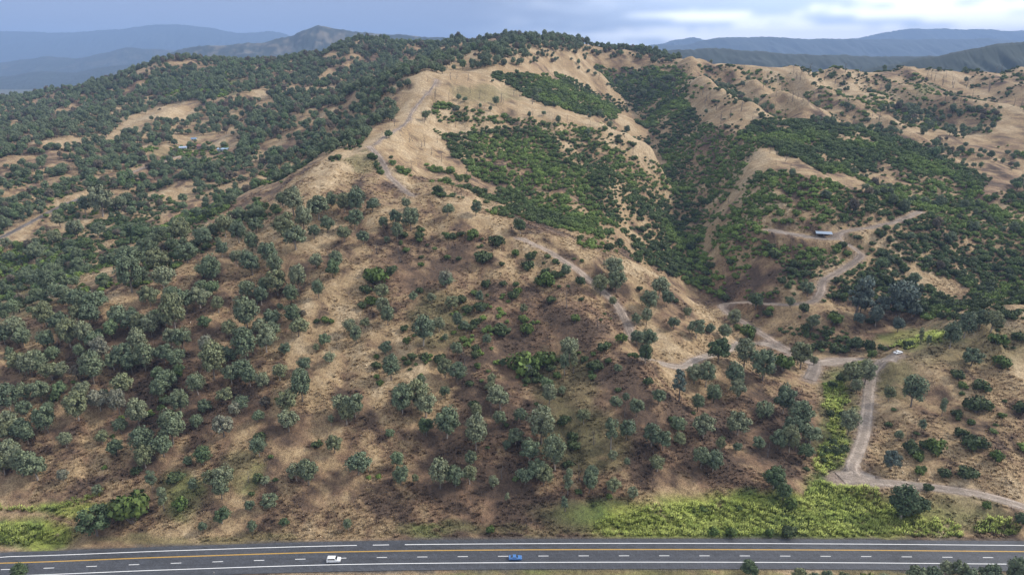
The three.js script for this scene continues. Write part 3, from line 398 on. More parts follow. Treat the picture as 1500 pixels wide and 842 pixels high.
// every tree that can be told apart: crown centre and crown width in the photograph, and kind
const T = (kind, ...l) => l.map(a => [...a, kind]);
const seen = [
  ...T('o', [37, 576, 25], [37, 599, 22], [70, 619, 30], [27, 633, 50], [115, 599, 34], [203, 611, 30], [177, 626, 20], [150, 641, 18], [97, 646, 20], [55, 684, 38], [20, 681, 50], [7, 664, 40], [265, 594, 26], [300, 594, 22], [288, 619, 20], [253, 631, 38], [213, 648, 35], [240, 654, 30], [213, 671, 28], [380, 656, 25], [377, 608, 20], [420, 591, 28], [423, 618, 28], [443, 574, 30], [490, 651, 25], [443, 694, 42], [320, 701, 45], [325, 718, 25], [283, 713, 14], [388, 704, 15], [395, 734, 24], [298, 774, 12], [370, 774, 14], [143, 718, 14], [367, 741, 15], [233, 575, 22], [330, 578, 26], [355, 590, 24]),
  ...T('o', [607, 589, 64], [655, 623, 37], [698, 606, 17], [733, 581, 35], [733, 614, 20], [718, 568, 16], [697, 641, 35], [690, 673, 20], [762, 611, 20], [793, 631, 38], [755, 638, 26], [742, 653, 14], [775, 661, 30], [813, 671, 35], [783, 694, 50], [525, 676, 38], [587, 698, 24], [608, 703, 10], [645, 701, 30], [667, 698, 30], [688, 698, 22], [723, 708, 16], [510, 771, 13], [855, 611, 20], [805, 581, 22], [823, 573, 12], [917, 631, 26], [897, 668, 14], [903, 591, 18], [917, 583, 12], [965, 581, 22], [933, 599, 22], [962, 644, 40], [963, 678, 24], [867, 694, 22], [863, 711, 22], [898, 711, 22], [927, 724, 16], [918, 678, 10], [997, 644, 20], [510, 594, 45], [508, 611, 22]),
  ...T('o', [1030, 624, 35], [1035, 674, 42], [1080, 618, 38], [1118, 604, 28], [1147, 591, 30], [1173, 615, 36], [1187, 632, 34], [1160, 630, 30], [1147, 648, 40], [1080, 654, 14], [1110, 651, 18], [1055, 654, 14], [1080, 571, 25], [1335, 578, 36], [1302, 578, 18], [1255, 568, 18], [1315, 638, 14], [1335, 651, 9], [1242, 624, 28]),
  ...T('o', [655, 307, 20], [697, 308, 16], [595, 301, 13], [602, 324, 28], [580, 321, 20], [562, 329, 14], [582, 343, 18], [532, 348, 20], [567, 353, 9], [513, 301, 40], [653, 411, 22], [662, 443, 20], [633, 438, 13], [605, 436, 13], [560, 428, 22], [562, 451, 20], [568, 466, 20], [535, 473, 16], [513, 481, 20], [522, 494, 18], [620, 489, 34], [643, 478, 18], [652, 496, 9], [670, 474, 16], [683, 478, 16], [670, 513, 18], [565, 511, 18], [573, 543, 28], [660, 543, 40], [713, 499, 14], [767, 453, 13], [833, 511, 30], [828, 398, 16], [880, 421, 25], [900, 394, 30], [902, 414, 28], [898, 443, 12], [965, 421, 28], [950, 443, 26], [977, 441, 18], [947, 468, 16], [932, 468, 16], [933, 496, 22], [950, 499, 24], [905, 539, 14], [987, 474, 18], [617, 560, 14], [720, 558, 14], [545, 300, 22], [520, 325, 22], [505, 345, 20]),
  ...T('o', [1090, 523, 30], [1117, 539, 36], [1173, 526, 30], [1192, 529, 12], [1020, 481, 28], [1007, 459, 14], [1075, 469, 20], [1060, 488, 20], [1040, 483, 14], [1025, 551, 40], [1078, 553, 30], [1183, 424, 20], [1190, 474, 18], [1413, 481, 28], [1443, 471, 40], [1392, 498, 24], [1423, 521, 30], [1248, 548, 34], [1267, 551, 25], [1158, 444, 14]),
  ...T('o', [88, 324, 18], [113, 336, 22], [145, 339, 20], [82, 348, 20], [10, 358, 14], [52, 371, 26], [125, 306, 18], [150, 298, 38], [177, 301, 20], [325, 368, 18], [313, 404, 28], [362, 428, 25], [383, 436, 22], [467, 428, 18], [437, 478, 30], [417, 511, 18], [410, 451, 9], [320, 449, 18], [293, 434, 35], [273, 444, 25], [257, 468, 38], [260, 498, 40], [213, 478, 40], [180, 468, 45], [203, 508, 26], [180, 528, 50], [213, 528, 30], [250, 521, 45], [77, 468, 45], [70, 501, 25], [103, 494, 30], [133, 498, 40], [37, 534, 45], [67, 541, 40], [90, 544, 20], [137, 544, 36], [20, 491, 50], [80, 424, 45], [110, 441, 45], [143, 438, 35], [123, 461, 40], [193, 411, 35], [233, 381, 38], [240, 408, 35], [193, 384, 36], [220, 434, 30], [347, 381, 18], [363, 468, 35], [337, 484, 22], [387, 481, 40], [400, 468, 24], [390, 501, 30], [327, 521, 40], [360, 514, 35], [353, 548, 50], [313, 538, 36], [447, 534, 22], [440, 558, 24], [463, 511, 10], [483, 524, 18], [247, 558, 28], [407, 418, 30], [437, 414, 24], [433, 348, 35], [417, 338, 30], [430, 301, 30], [467, 304, 35], [460, 341, 18], [463, 384, 20], [493, 384, 20], [370, 388, 30], [395, 375, 26], [405, 395, 24], [300, 350, 26], [275, 370, 30], [265, 345, 28], [350, 345, 24], [375, 330, 24], [330, 335, 26], [445, 325, 26], [480, 330, 22], [410, 545, 24], [385, 560, 22], [290, 565, 26], [180, 565, 30], [120, 570, 24], [60, 575, 26], [15, 590, 30], [10, 620, 30]),
  ...T('s', [147, 588, 28], [175, 594, 25], [328, 624, 32], [653, 411, 20], [93, 698, 16], [345, 600, 20], [300, 505, 22], [150, 515, 26]),
  ...T('d', [297, 669, 26], [325, 754, 25], [142, 761, 46], [625, 628, 22], [945, 523, 20], [1052, 516, 34], [1107, 441, 24], [1320, 738, 46], [1348, 738, 28], [1497, 761, 24], [1133, 700, 32], [1147, 722, 24], [1100, 828, 34], [263, 541, 16], [737, 533, 11], [762, 333, 20], [417, 764, 14], [1252, 504, 18], [30, 836, 30]),
  ...T('b', [1305, 674, 28], [1317, 444, 45], [1260, 448, 28], [1283, 468, 20], [1257, 468, 18], [1315, 478, 18], [773, 544, 16], [705, 453, 11], [1290, 450, 24], [1335, 455, 22]),
  ...T('t', [240, 731, 18], [223, 701, 16], [485, 614, 10], [832, 708, 18], [828, 738, 12], [895, 638, 22], [1380, 598, 12], [1350, 621, 12], [1360, 501, 8], [1348, 496, 10], [702, 434, 12], [827, 534, 16], [840, 531, 16], [742, 728, 8]),
  ...T('p', [1253, 431, 34], [995, 568, 22]),
  ...T('g', [193, 738, 56], [1095, 483, 24], [1147, 528, 30], [1277, 516, 16], [260, 545, 16], [235, 560, 14]),
  ...T('o', [1397, 832, 44], [1200, 848, 40], [1343, 840, 34], [1447, 842, 38], [1487, 840, 38], [1235, 846, 32], [1365, 842, 30], [1420, 846, 34], [1170, 850, 30], [1300, 846, 28]), ...T('y', [1270, 842, 34]),
];
const placed = [];
const single = seen.flatMap(([x, y, w, k]) => w < 40 || k !== 'o' ? [[x, y, w, k]] : w < 48 ? [[x - w * .2, y - w * .05, w * .62, k], [x + w * .22, y + w * .06, w * .66, k]] : [[x - w * .27, y + w * .02, w * .52, k], [x + w * .06, y - w * .13, w * .58, k], [x + w * .27, y + w * .1, w * .5, k]]);   // broad crowns are groups of stems
for (const [cx, cy, w, kind] of single) {
  const tall = kind === 't' || kind === 'p', p = cast(cx, cy + w * (tall ? 0.95 : 0.5), 140); if (!p) continue;
  const [x, D] = p, f = project(x, ground(x, D), D)[2]; placed.push({ x, D, cx, cy, kind, size: w * f / FOC * (D < 163 ? 0.8 : 1.0) });
}
const near = new Map(); const cell = (x, D) => Math.floor(x / 8) * 4096 + Math.floor(D / 8);
for (const q of placed) { const k = cell(q.x, q.D); if (!near.has(k)) near.set(k, []); near.get(k).push(q); }
function crowded(x, D, r) { const k = Math.floor(x / 8), j = Math.floor(D / 8); for (let a = -1; a < 2; a++) for (let b = -1; b < 2; b++) for (const q of near.get((k + a) * 4096 + j + b) ?? []) if (Math.hypot(q.x - x, q.D - D) < (q.size / 2 + r) * 0.8) return true; return false; }
const where = q => q.D < 163 ? ['on the planted highway verge', 'verge'] : q.cy > 690 && q.cx > 870 ? ['in the green meadow beside the highway', 'meadow'] : q.D < 200 ? ['at the hill foot above the highway', 'hill foot'] : q.cx > 1285 ? ['on the hill by the dirt drive', 'hill by the drive'] : q.cx > 1000 && q.cy < 560 ? ['at the canyon mouth', 'canyon mouth'] : q.cx > 860 && q.cy < 530 ? ['on the descending ridge', 'descending ridge'] : q.D > 360 ? ['in the wooded ravine', 'ravine'] : ['on the dry front hill', 'front hill'];
const kinds = { o: ['oak_tree', 'grey-green oak'], s: ['pale_oak_tree', 'pale silvery oak'], d: ['dark_oak_tree', 'dark green round oak'], b: ['blue_oak_tree', 'blue-grey oak'], t: ['slender_oak_tree', 'tall slender oak'], p: ['grey_pine_tree', 'tall leaning grey pine'], g: ['green_tree', 'bright green leafy tree'], y: ['yellow_green_tree', 'yellow-green bushy tree'] };
placed.forEach((q, i) => {
  const [name, what] = kinds[q.kind], [loc, grp] = where(q), shape = q.kind === 't' ? tallOaks[i % 3] : q.kind === 'p' ? pines[i % 2] : q.kind === 'g' || q.kind === 'y' ? shrubs[4] : oaks[(i * 5 + (i >> 3)) % 8], m = tones[q.kind === 't' ? 'o' : q.kind === 'p' ? 'b' : q.kind], mat = m[(i * 3 + (i >> 2)) % m.length];
  const by = placed.filter(o => o !== q && Math.hypot(o.x - q.x, o.D - q.D) < 13).length, big = q.size > 10 ? 'large ' : q.size < 5.5 ? 'small ' : q.size < 7.5 ? '' : 'broad ', company = q.kind === 't' && by > 0 ? 'among others ' : by === 0 ? 'alone ' : by === 1 ? 'in a pair ' : by > 5 ? 'in a grove ' : 'in a clump ';
  const gully = gullies.some(([, , p]) => p.some((a, k) => k + 1 < p.length && seg(q.x, q.D, a, p[k + 1]) < 6)) ? ' by a gully' : nearTrack(q.x, q.D)[0] < 7 ? ' beside the dirt track' : '';
  plant(name, shape, mat, q.x, q.D, q.size * (q.kind === 't' ? 1.25 : q.kind === 'p' ? 1.1 : 1), i * 2.399, (t => t.split(' ').length > 16 ? t.replace(gully, '') : t)(big + what + ' ' + company + loc + gully), 'tree', (big + name.replaceAll('_', ' ') + 's ' + company + grp + gully).trim(), q.kind === 'd' && q.D < 205 ? 0.95 : 0.95 + 0.4 * hash2(i, 3), i % 3 ? barkMat : greyBark);
});
console.log('trees', placed.length);
// ---------------------------------------------------------------- woodland and chaparral too dense to count
const oakZones = [
  [.5, [[-250, 498], [100, 462], [185, 432], [330, 362], [440, 285], [478, 250], [430, 240], [330, 285], [170, 350], [-250, 425]]],
  [.05, [[140, 214], [200, 176], [250, 150], [295, 147], [292, 168], [232, 174], [206, 192], [172, 217]]], [.1, [[45, 212], [110, 204], [105, 222], [50, 230]]], [.03, [[212, 214], [255, 212], [255, 238], [212, 238]]], [.08, [[256, 198], [352, 196], [352, 238], [256, 238]]],
  [.1, [[410, 128], [455, 126], [470, 138], [415, 140]]],
  [.06, [[540, 206], [600, 160], [612, 117], [650, 105], [740, 118], [960, 205], [970, 235], [900, 218], [800, 186], [690, 165], [640, 196], [560, 218]]],
  [.3, [[725, 106], [800, 69], [850, 75], [905, 100], [960, 122], [900, 132], [840, 100], [770, 97]]],
  [.55, [[870, 95], [960, 100], [1000, 140], [960, 160], [900, 130]]],
  [.55, [[1038, 116], [1056, 116], [1135, 165], [1120, 172]]], [.4, [[1145, 104], [1170, 108], [1215, 140], [1185, 135]]], [.45, [[1225, 150], [1245, 152], [1345, 215], [1320, 212]]],
  [.35, [[1285, 160], [1400, 150], [1850, 178], [1850, 262], [1400, 245], [1320, 205]]], [.45, [[1180, 165], [1330, 200], [1330, 215], [1200, 185]]],
  [.02, [[960, 150], [1000, 88], [1850, 98], [1850, 180], [1400, 150], [1290, 160], [1310, 200], [1180, 165], [1110, 178], [1050, 212]]],
  [.66, [[-300, 240], [-300, 165], [-250, 148], [240, 83], [540, 58], [800, 48], [960, 76], [1010, 88], [960, 100], [900, 86], [800, 70], [720, 105], [650, 108], [608, 117], [598, 166], [540, 206], [440, 240], [330, 290], [-250, 240]]],
  [.3, [[-250, 300], [110, 285], [150, 330], [150, 360], [60, 390], [-250, 380]]],
  [.28, [[-300, 240], [330, 200], [540, 206], [480, 262], [440, 320], [330, 340], [180, 440], [-250, 500], [-300, 560]]],
  [.2, [[-250, 510], [185, 450], [440, 305], [540, 290], [560, 330], [500, 400], [480, 600], [-250, 640]]],
  [.09, [[-250, 640], [480, 600], [900, 560], [1180, 570], [1190, 690], [870, 720], [480, 745], [160, 700], [-250, 700]]],
  [.3, [[1190, 420], [1340, 430], [1360, 480], [1230, 470]]], [.12, [[1150, 250], [1850, 270], [1850, 430], [1300, 440]]],
];
const shrubZones = [
  [.8, [[935, 345], [1000, 350], [1050, 400], [1062, 448], [1000, 415], [950, 392]]],
  [.0, [[1125, 325], [1225, 335], [1230, 356], [1125, 350]]],
  [.25, [[1100, 205], [1148, 215], [1130, 250], [1098, 292], [1078, 330], [1052, 345], [1066, 300], [1086, 250]]], [.7, [[1000, 165], [1060, 195], [1100, 215], [1080, 260], [1040, 330], [1000, 300]]],
  [.12, [[840, 345], [930, 352], [930, 375], [870, 370]]], [.2, [[640, 150], [960, 205], [970, 235], [880, 232], [760, 190], [640, 200]]],
  [.2, [[900, 185], [965, 215], [950, 240], [890, 215]]],
  [.78, [[730, 105], [760, 100], [850, 125], [920, 150], [900, 180], [800, 160], [720, 118]]],
  [.9, [[870, 95], [950, 100], [1000, 110], [1010, 150], [1040, 200], [1060, 250], [1030, 330], [1062, 430], [1000, 410], [950, 330], [975, 240], [930, 170]]],
  [.72, [[650, 165], [760, 190], [880, 225], [960, 240], [980, 330], [1000, 405], [950, 392], [860, 350], [760, 325], [700, 270], [640, 200]]],
  [.4, [[540, 225], [620, 240], [720, 275], [760, 330], [700, 312], [610, 280], [560, 262]]],
  [.8, [[1100, 175], [1200, 175], [1330, 205], [1450, 262], [1420, 290], [1300, 260], [1180, 235], [1080, 215]]],
  [.25, [[1180, 235], [1300, 255], [1290, 285], [1200, 265]]], [.2, [[1085, 375], [1140, 380], [1130, 430], [1080, 430]]], [.25, [[1270, 365], [1370, 400], [1440, 430], [1420, 440], [1290, 395]]],
  [.75, [[1090, 240], [1200, 265], [1420, 280], [1850, 290], [1850, 440], [1430, 470], [1330, 460], [1270, 425], [1215, 440], [1090, 440], [1045, 350]]],
  [.8, [[1360, 300], [1850, 320], [1850, 440], [1400, 465]]],
  [.35, [[1060, 460], [1240, 450], [1340, 480], [1300, 515], [1180, 510], [1110, 470]]],
  [.55, [[150, 330], [240, 320], [330, 300], [300, 330], [200, 370], [130, 400], [-250, 480], [-250, 420]]], [.75, [[200, 118], [330, 110], [330, 140], [220, 140]]],
  [.15, [[-250, 240], [540, 206], [450, 300], [180, 430], [-250, 480]]], [.3, [[1210, 560], [1250, 560], [1240, 680], [1205, 690]]],
  [.11, [[600, 330], [860, 380], [960, 560], [540, 560]]], [.1, [[780, 520], [900, 520], [900, 560], [760, 560]]], [.02, [[-250, 560], [1200, 560], [1200, 780], [-250, 780]]], [.04, [[1280, 480], [1850, 460], [1850, 740], [1280, 700]]], [.1, [[960, 100], [1850, 95], [1850, 250], [1000, 200]]],
];
const zone = (list, px, py) => { for (const [c, poly] of list) if (inPoly(poly, px, py)) return c; return 0; };
function scatter(list, D0, D1, step, out, make) {
  const R = rng(D1 + step * 10);
  for (let D = D0; D < D1; D += step) { const half = D * 0.9 + 130; for (let x = -half; x < half; x += step) {
    const X = x + (R() - 0.5) * step, Z = D + (R() - 0.5) * step, a = R(), b = R(), c = R(); if (Z > 1480) continue;
    const y = ground(X, Z), [px, py] = project(X, y, Z), n = fbm(X / 22, Z / 22, 3), m = fbm(X / 60 + 30, Z / 60, 2);
    const cover = zone(list, px + (n - 0.5) * 40, py + (m - 0.5) * 26); if (!cover || nearTrack(X, Z)[0] < 1.5 || crestDistance(X, Z) < (list === oakZones ? (Z > 700 && X < 200 ? 0 : 3 + 4 * n + Z / 200) : 1 + 2 * n) || Math.abs(Z - axisD(X)) < 13) continue;
    const t = make(cover, n, m, a, b, c, step, X, Z); if (t) out.push([X, y, Z, ...t]);
  } }
}
const wood1 = [], brush = [];
scatter(oakZones, 190, 1480, 5.2, wood1, (cover, n, m, a, b, c, step, X, Z) => { if (crowded(X, Z, 2.5)) return; const p = cover > 0.6 ? cover * (0.1 + 1.3 * sm(0.34, 0.56, n)) : cover * 2.2 * sm(0.38, 0.62, n); if (a > p * (cover > 0.6 ? 0.85 : 0.7)) return; return [3.3 + 4.0 * b * b + (cover > 0.6 ? 1 : 0), c]; });
scatter(shrubZones, 190, 1100, 2.6, brush, (cover, n, m, a, b, c, step, X, Z) => { if (crowded(X, Z, 0)) return; const p = cover > 0.5 ? cover * (0.35 + 1.1 * sm(0.28, 0.5, n)) : cover * 2.4 * sm(0.42, 0.6, n); if (a > p * 1.15) return; return [2.0 + 4.2 * b * b * b + (cover > 0.75 ? 1.1 * a : 0), c]; });
function copies(name, label, list, shapes, colour, sink = 0.06) {
  const root = new THREE.Group(), M = new THREE.Matrix4(), q = new THREE.Quaternion(), up = new THREE.Vector3(0, 1, 0), mat = new THREE.MeshStandardMaterial({ vertexColors: true, roughness: 0.88, side: THREE.DoubleSide });
  shapes.forEach((g, k) => { const part = list.filter((_, i) => i % shapes.length === k), im = new THREE.InstancedMesh(g, mat, part.length); part.forEach(([x, y, D, s, c], i) => { q.setFromAxisAngle(up, c * 40); M.compose(new THREE.Vector3(x, y - sink * s, -D), q, new THREE.Vector3(s, s * (0.85 + 0.4 * ((c * 7) % 1)), s)); im.setMatrixAt(i, M); im.setColorAt(i, colour(x, D, c)); }); im.name = name + '_mass'; root.add(im); });
  scene.add(tagged(root, name, label, 'vegetation', null, 'stuff')); return root;
}
const joined = s => mergeGeometries([s.crown, s.trunk]);
const oakColour = (x, D, c) => { const v = 0.8 + 0.45 * ((c * 13) % 1), g = sm(0.8, 1, (c * 29) % 1) * 0.5, f = fbm(x / 80, D / 80 + 9, 2); return (c * 53) % 1 > 0.9 ? new THREE.Color(0.125 * v, 0.11 * v, 0.085 * v) : new THREE.Color((0.118 - 0.035 * g) * v, (0.152 + 0.018 * f) * v, (0.094 - 0.05 * g) * v); };
const brushColour = (x, D, c) => { const v = 0.75 + 0.6 * ((c * 17) % 1), f = D > 850 && x < 0 ? 1.4 : sm(0.4, 0.62, fbm(x / 45 + 60, D / 45, 3)); return new THREE.Color(lerp(0.07, 0.125, f) * v, lerp(0.108, 0.19, f) * v, lerp(0.036, 0.045, f) * v); };
copies('oak_woodland', 'dense grey-green oak woodland covering the ridges', wood1, [0, 1, 3, 4, 6].map(i => joined(oaks[i])), oakColour, 0.02);
// the 300 shrubs that show largest are single things, the rest one mass
const bushPixels = [[655, 344, 10], [692, 343, 20], [730, 354, 24], [708, 378, 26], [755, 373, 11], [617, 376, 9], [617, 388, 10], [672, 379, 9], [655, 378, 9], [735, 388, 9], [773, 389, 20], [798, 396, 10], [798, 413, 28], [738, 416, 12], [757, 431, 14], [767, 468, 16], [733, 483, 28], [773, 483, 20], [685, 454, 16], [843, 468, 13], [852, 438, 9], [808, 438, 17], [882, 509, 18], [910, 498, 18], [937, 424, 9], [763, 534, 40], [793, 528, 38], [775, 545, 26], [553, 408, 32], [573, 399, 18], [537, 424, 20], [543, 441, 20], [615, 426, 12], [530, 448, 14], [873, 538, 20], [950, 558, 16], [540, 398, 16], [1368, 656, 28], [1425, 651, 32], [1430, 596, 34], [1437, 564, 26], [1348, 689, 18], [1385, 694, 18], [1418, 694, 26], [1460, 671, 18], [1468, 608, 12], [1463, 498, 26], [1493, 494, 20], [1465, 533, 22], [1223, 471, 22], [1045, 779, 16], [1073, 780, 18], [1127, 781, 14], [1157, 780, 22], [718, 778, 13], [1410, 565, 14], [1445, 740, 14], [1160, 740, 18], [1360, 715, 14], [1345, 672, 14], [1440, 650, 20], [1445, 595, 20], [1275, 470, 14], [475, 470, 12], [485, 472, 9], [464, 470, 10], [700, 535, 10], [595, 500, 12], [1100, 497, 10], [1040, 484, 12], [1080, 480, 12], [990, 440, 10], [200, 690, 16], [258, 700, 24], [265, 742, 22], [248, 604, 12]];
const bushes = []; bushPixels.forEach(([cx, cy, w], i) => { const p = cast(cx, cy + w * 0.25, 150); if (p) bushes.push([p[0], ground(...p), p[1], w * project(p[0], ground(...p), p[1])[2] / FOC * 1.1, hash2(i, 77), true]); });
for (const b of brush) { const [px, py] = project(b[0], b[1], b[2]); b.show = px < 0 || px > 1500 || py > 842 ? 0 : b[3] / b[2]; } brush.sort((a, b) => b.show - a.show);
const solo = brush.splice(0, 300 - bushes.length);
for (const [i, b] of [...bushes, ...solo].entries()) {
  const [x, , D, s, c, known] = b, shape = shrubs[i % 5], [px, py] = project(x, b[1], D), m = known ? (c > 0.45 ? tones.g : tones.k) : tones.k, loc = D < 205 ? ['beside the highway', 'highway'] : px > 1285 && D < 330 ? ['on the hill beside the dirt drive', 'hill by the drive'] : px > 1000 ? ['near the dirt tracks in the canyon', 'canyon'] : D > 345 ? ['on the slopes behind the front hill', 'back slopes'] : ['on the bare brown face of the front hill', 'front hill'];
  plant(m === tones.g ? 'green_shrub' : 'dark_shrub', shape, m[i % m.length], x, D, s, i * 1.7, (m === tones.g ? 'bright green rounded shrub ' : 'small dark green shrub ') + loc[0], 'shrub', (m === tones.g ? 'bright green shrubs, ' : 'dark shrubs, ') + loc[1], 0.9 + 0.4 * c);
}
copies('chaparral', 'dense dark green chaparral brush filling the canyon sides', brush, shrubs.map(joined), brushColour);
// burnt snags standing on the straw coloured slopes
{
  const R = rng(91); let n = 0;
  const spots = [[655, 405, 26], [587, 374, 22], [552, 361, 22], [830, 440, 22], [875, 470, 20], [735, 690, 24], [850, 690, 30], [1010, 480, 16], [915, 600, 24], [680, 525, 26], [363, 698, 20], [1442, 648, 16], [720, 600, 20], [870, 640, 22], [1125, 660, 20], [1330, 640, 16]];
  for (let k = 0; k < 900 && spots.length < 230; k++) { const px = 560 + R() * 940, py = 95 + R() * 200; const tan = inPoly(oakZones.find(z => z[0] === .02)[1], px, py) || inPoly(oakZones[6][1], px, py) || inPoly(oakZones[7][1], px, py) || inPoly([[560, 215], [700, 170], [900, 225], [760, 330], [650, 290]], px, py) || inPoly([[1040, 200], [1150, 180], [1160, 250], [1060, 330]], px, py); if (tan) spots.push([px, py, 7 + 7 * R()]); }
  for (const [px, py, h] of spots) { const p = cast(px, py + h * 0.5, 150); if (!p || nearTrack(...p)[0] < 0.5) continue; const s = h * project(p[0], ground(...p), p[1])[2] / FOC * 1.05, o = new THREE.Mesh(deads[n % 3], barkMat); o.position.set(p[0], ground(...p), -p[1]); o.rotation.set((R() - 0.5) * 0.2, R() * 6.3, (R() - 0.5) * 0.2); o.scale.set(s * 0.8, s, s * 0.8); scene.add(tagged(o, numbered('dead_tree'), p[1] < 400 ? 'bare dead tree among the oaks on the front hill' : 'bare burnt snag on the straw coloured ridge slopes', 'dead tree', p[1] < 400 ? 'dead trees on the front hill' : 'snags on the ridges')); n++; }
}
// tall green meadow grass by the highway, dry tufts on the hill
function tuftShape(seed, blades, spread, wide) { const R = rng(seed), b = buffers(); for (let k = 0; k < blades; k++) { const a = R() * 6.28, r = spread * Math.sqrt(R()) * 0.6, x = Math.cos(a) * r, z = Math.sin(a) * r, l = 0.6 + 0.5 * R(), d = 0.25 + 0.5 * R(), ux = -Math.sin(a) * wide, uz = Math.cos(a) * wide, o = b.P.length / 3, t = 0.8 + 0.4 * R(); const mx = x + Math.cos(a) * d * 0.35, mz = z + Math.sin(a) * d * 0.35, ex = x + Math.cos(a) * d, ez = z + Math.sin(a) * d; b.P.push(x - ux, -0.1, z - uz, x + ux, -0.1, z + uz, mx - ux, l * 0.7, mz - uz, mx + ux, l * 0.7, mz + uz, ex, l, ez); for (let q = 0; q < 5; q++) { b.N.push(Math.cos(a) * 0.4, 0.9, Math.sin(a) * 0.4); b.C.push(t, t, t); } b.I.push(o, o + 1, o + 2, o + 1, o + 3, o + 2, o + 2, o + 3, o + 4); } return toGeometry(b); }
{
  const meadow = [[[866, 786], [880, 764], [960, 744], [1060, 736], [1180, 736], [1203, 708], [1228, 712], [1290, 718], [1300, 745], [1400, 768], [1422, 784]], [[-20, 772], [60, 768], [78, 785], [40, 801], [-20, 801]], [[-20, 748], [80, 750], [150, 732], [160, 720], [110, 735], [60, 745], [-20, 742]], [[1440, 762], [1490, 758], [1490, 782], [1430, 784]], [[1195, 690], [1215, 640], [1235, 640], [1240, 680], [1220, 705]], [[1300, 508], [1400, 478], [1380, 496], [1310, 514]], [[1250, 540], [1285, 534], [1275, 548]], [[1210, 560], [1240, 560], [1235, 640], [1215, 640]]];
  const R = rng(12), list = [];
  for (let D = 176; D < 330; D += 0.95) for (let x = -170; x < 230; x += 0.95) { const X = x + (R() - 0.5), Z = D + (R() - 0.5), c = R(), e = R(); const y = ground(X, Z), [px, py] = project(X, y, Z), n = fbm(X / 6, Z / 6, 2); if (Z - axisD(X) < 5.6 + n * 2 || nearTrack(X, Z)[0] < 0.5) continue; if (meadow.some(p => inPoly(p, px + (n - 0.5) * 22, py + (n - 0.5) * 12)) && e < 0.5 + 0.6 * n) list.push([X, y, Z, 0.75 + 0.7 * c, e]); }
  const streak = (x, D, c) => { const f = fbm(x / 5 + D / 9, D / 2.6, 3), v = 0.8 + 0.4 * c; return f > 0.5 ? new THREE.Color(0.47 * v, 0.54 * v, 0.13 * v) : new THREE.Color(lerp(0.2, 0.36, f * 2) * v, lerp(0.28, 0.44, f * 2) * v, 0.08 * v); };
  copies('meadow_grass', 'tall bright yellow-green grass in the wet ground beside the highway', list, [tuftShape(1, 16, 0.9, 0.07), tuftShape(2, 14, 1, 0.08), tuftShape(3, 18, 0.8, 0.06)], streak);
  const dry = []; for (let k = 0; k < 90000; k++) { const D = 176 + 260 * Math.pow(R(), 1.2), x = (R() - 0.5) * 1.75 * D, c = R(); if (D - axisD(x) < 6.5 || nearTrack(x, D)[0] < 0.3 || fbm(x / 11, D / 11, 3) < 0.44) continue; dry.push([x, ground(x, D), D, 0.3 + 0.5 * c, R()]); }
  copies('dry_tufts', 'low dry grass tufts scattered over the hillside', dry, [tuftShape(5, 9, 1.2, 0.1), tuftShape(6, 8, 1.4, 0.12)], (x, D, c) => { const col = groundColour(x, D, ground(x, D)), v = 0.9 + 0.5 * c; return new THREE.Color(col[0] * v, col[1] * v, col[2] * v); });
}

// ---------------------------------------------------------------- vehicles
const glass = new THREE.MeshPhysicalMaterial({ color: new THREE.Color(0.03, 0.035, 0.04), roughness: 0.08, metalness: 0.2, clearcoat: 1 }), rubber = std(0.02, 0.02, 0.022, 0.9), alloy = std(0.45, 0.46, 0.48, 0.35, { metalness: 0.8 }), lampMat = std(0.8, 0.8, 0.78, 0.15), tailMat = std(0.35, 0.02, 0.02, 0.3);
function profileMesh(outline, width, taper, m, name, bevel = 0.06) { const s = new THREE.Shape(outline.map(p => new THREE.Vector2(...p))), g = new THREE.ExtrudeGeometry(s, { depth: width - bevel * 2, bevelEnabled: true, bevelSize: bevel, bevelThickness: bevel, bevelSegments: 3, curveSegments: 8 }); g.translate(0, 0, -(width - bevel * 2) / 2); const P = g.attributes.position; for (let i = 0; i < P.count; i++) { const y = P.getY(i); P.setZ(i, P.getZ(i) * (1 - taper * sm(0.8, 1.7, y))); } g.computeVertexNormals(); const o = new THREE.Mesh(g, m); o.name = name; return o; }
function car(name, label, paint, o) {
  const g = new THREE.Group(), { L, Wd, H, wb, body, cabin, windows, r = 0.34 } = o;
  const shell = profileMesh(body, Wd, 0, paint, 'body', 0.09), roof = profileMesh(cabin, Wd * 0.93, 0.16, paint, 'roof', 0.07); g.add(shell, roof);
  for (const w of windows) g.add(profileMesh(w[1], w[2], w[3] ?? 0.16, glass, w[0], 0.02));
  for (const sx of [-1, 1]) for (const sz of [-1, 1]) { const wh = new THREE.Group(); wh.name = 'wheel'; const t = new THREE.Mesh(new THREE.TorusGeometry(r - 0.1, 0.11, 8, 20), rubber), rim = new THREE.Mesh(new THREE.CylinderGeometry(r - 0.13, r - 0.15, 0.16, 16), alloy); t.name = 'tyre'; rim.name = 'rim'; rim.rotation.x = Math.PI / 2; t.scale.z = 1.1; wh.add(t, rim); wh.position.set(sx * wb / 2, r, sz * (Wd / 2 - 0.1)); g.add(wh); }
  for (const sz of [-1, 1]) { const h = new THREE.Mesh(new THREE.SphereGeometry(0.13, 10, 8), lampMat); h.name = 'headlight'; h.scale.set(0.6, 0.7, 1.3); h.position.set(L / 2 - 0.08, 0.68, sz * (Wd / 2 - 0.3)); const t = new THREE.Mesh(new THREE.BoxGeometry(0.1, 0.2, 0.28), tailMat); t.name = 'tail_light'; t.position.set(-L / 2 + 0.03, 0.8, sz * (Wd / 2 - 0.22)); g.add(h, t); }
  scene.add(tagged(g, name, label, 'car')); return g;
}
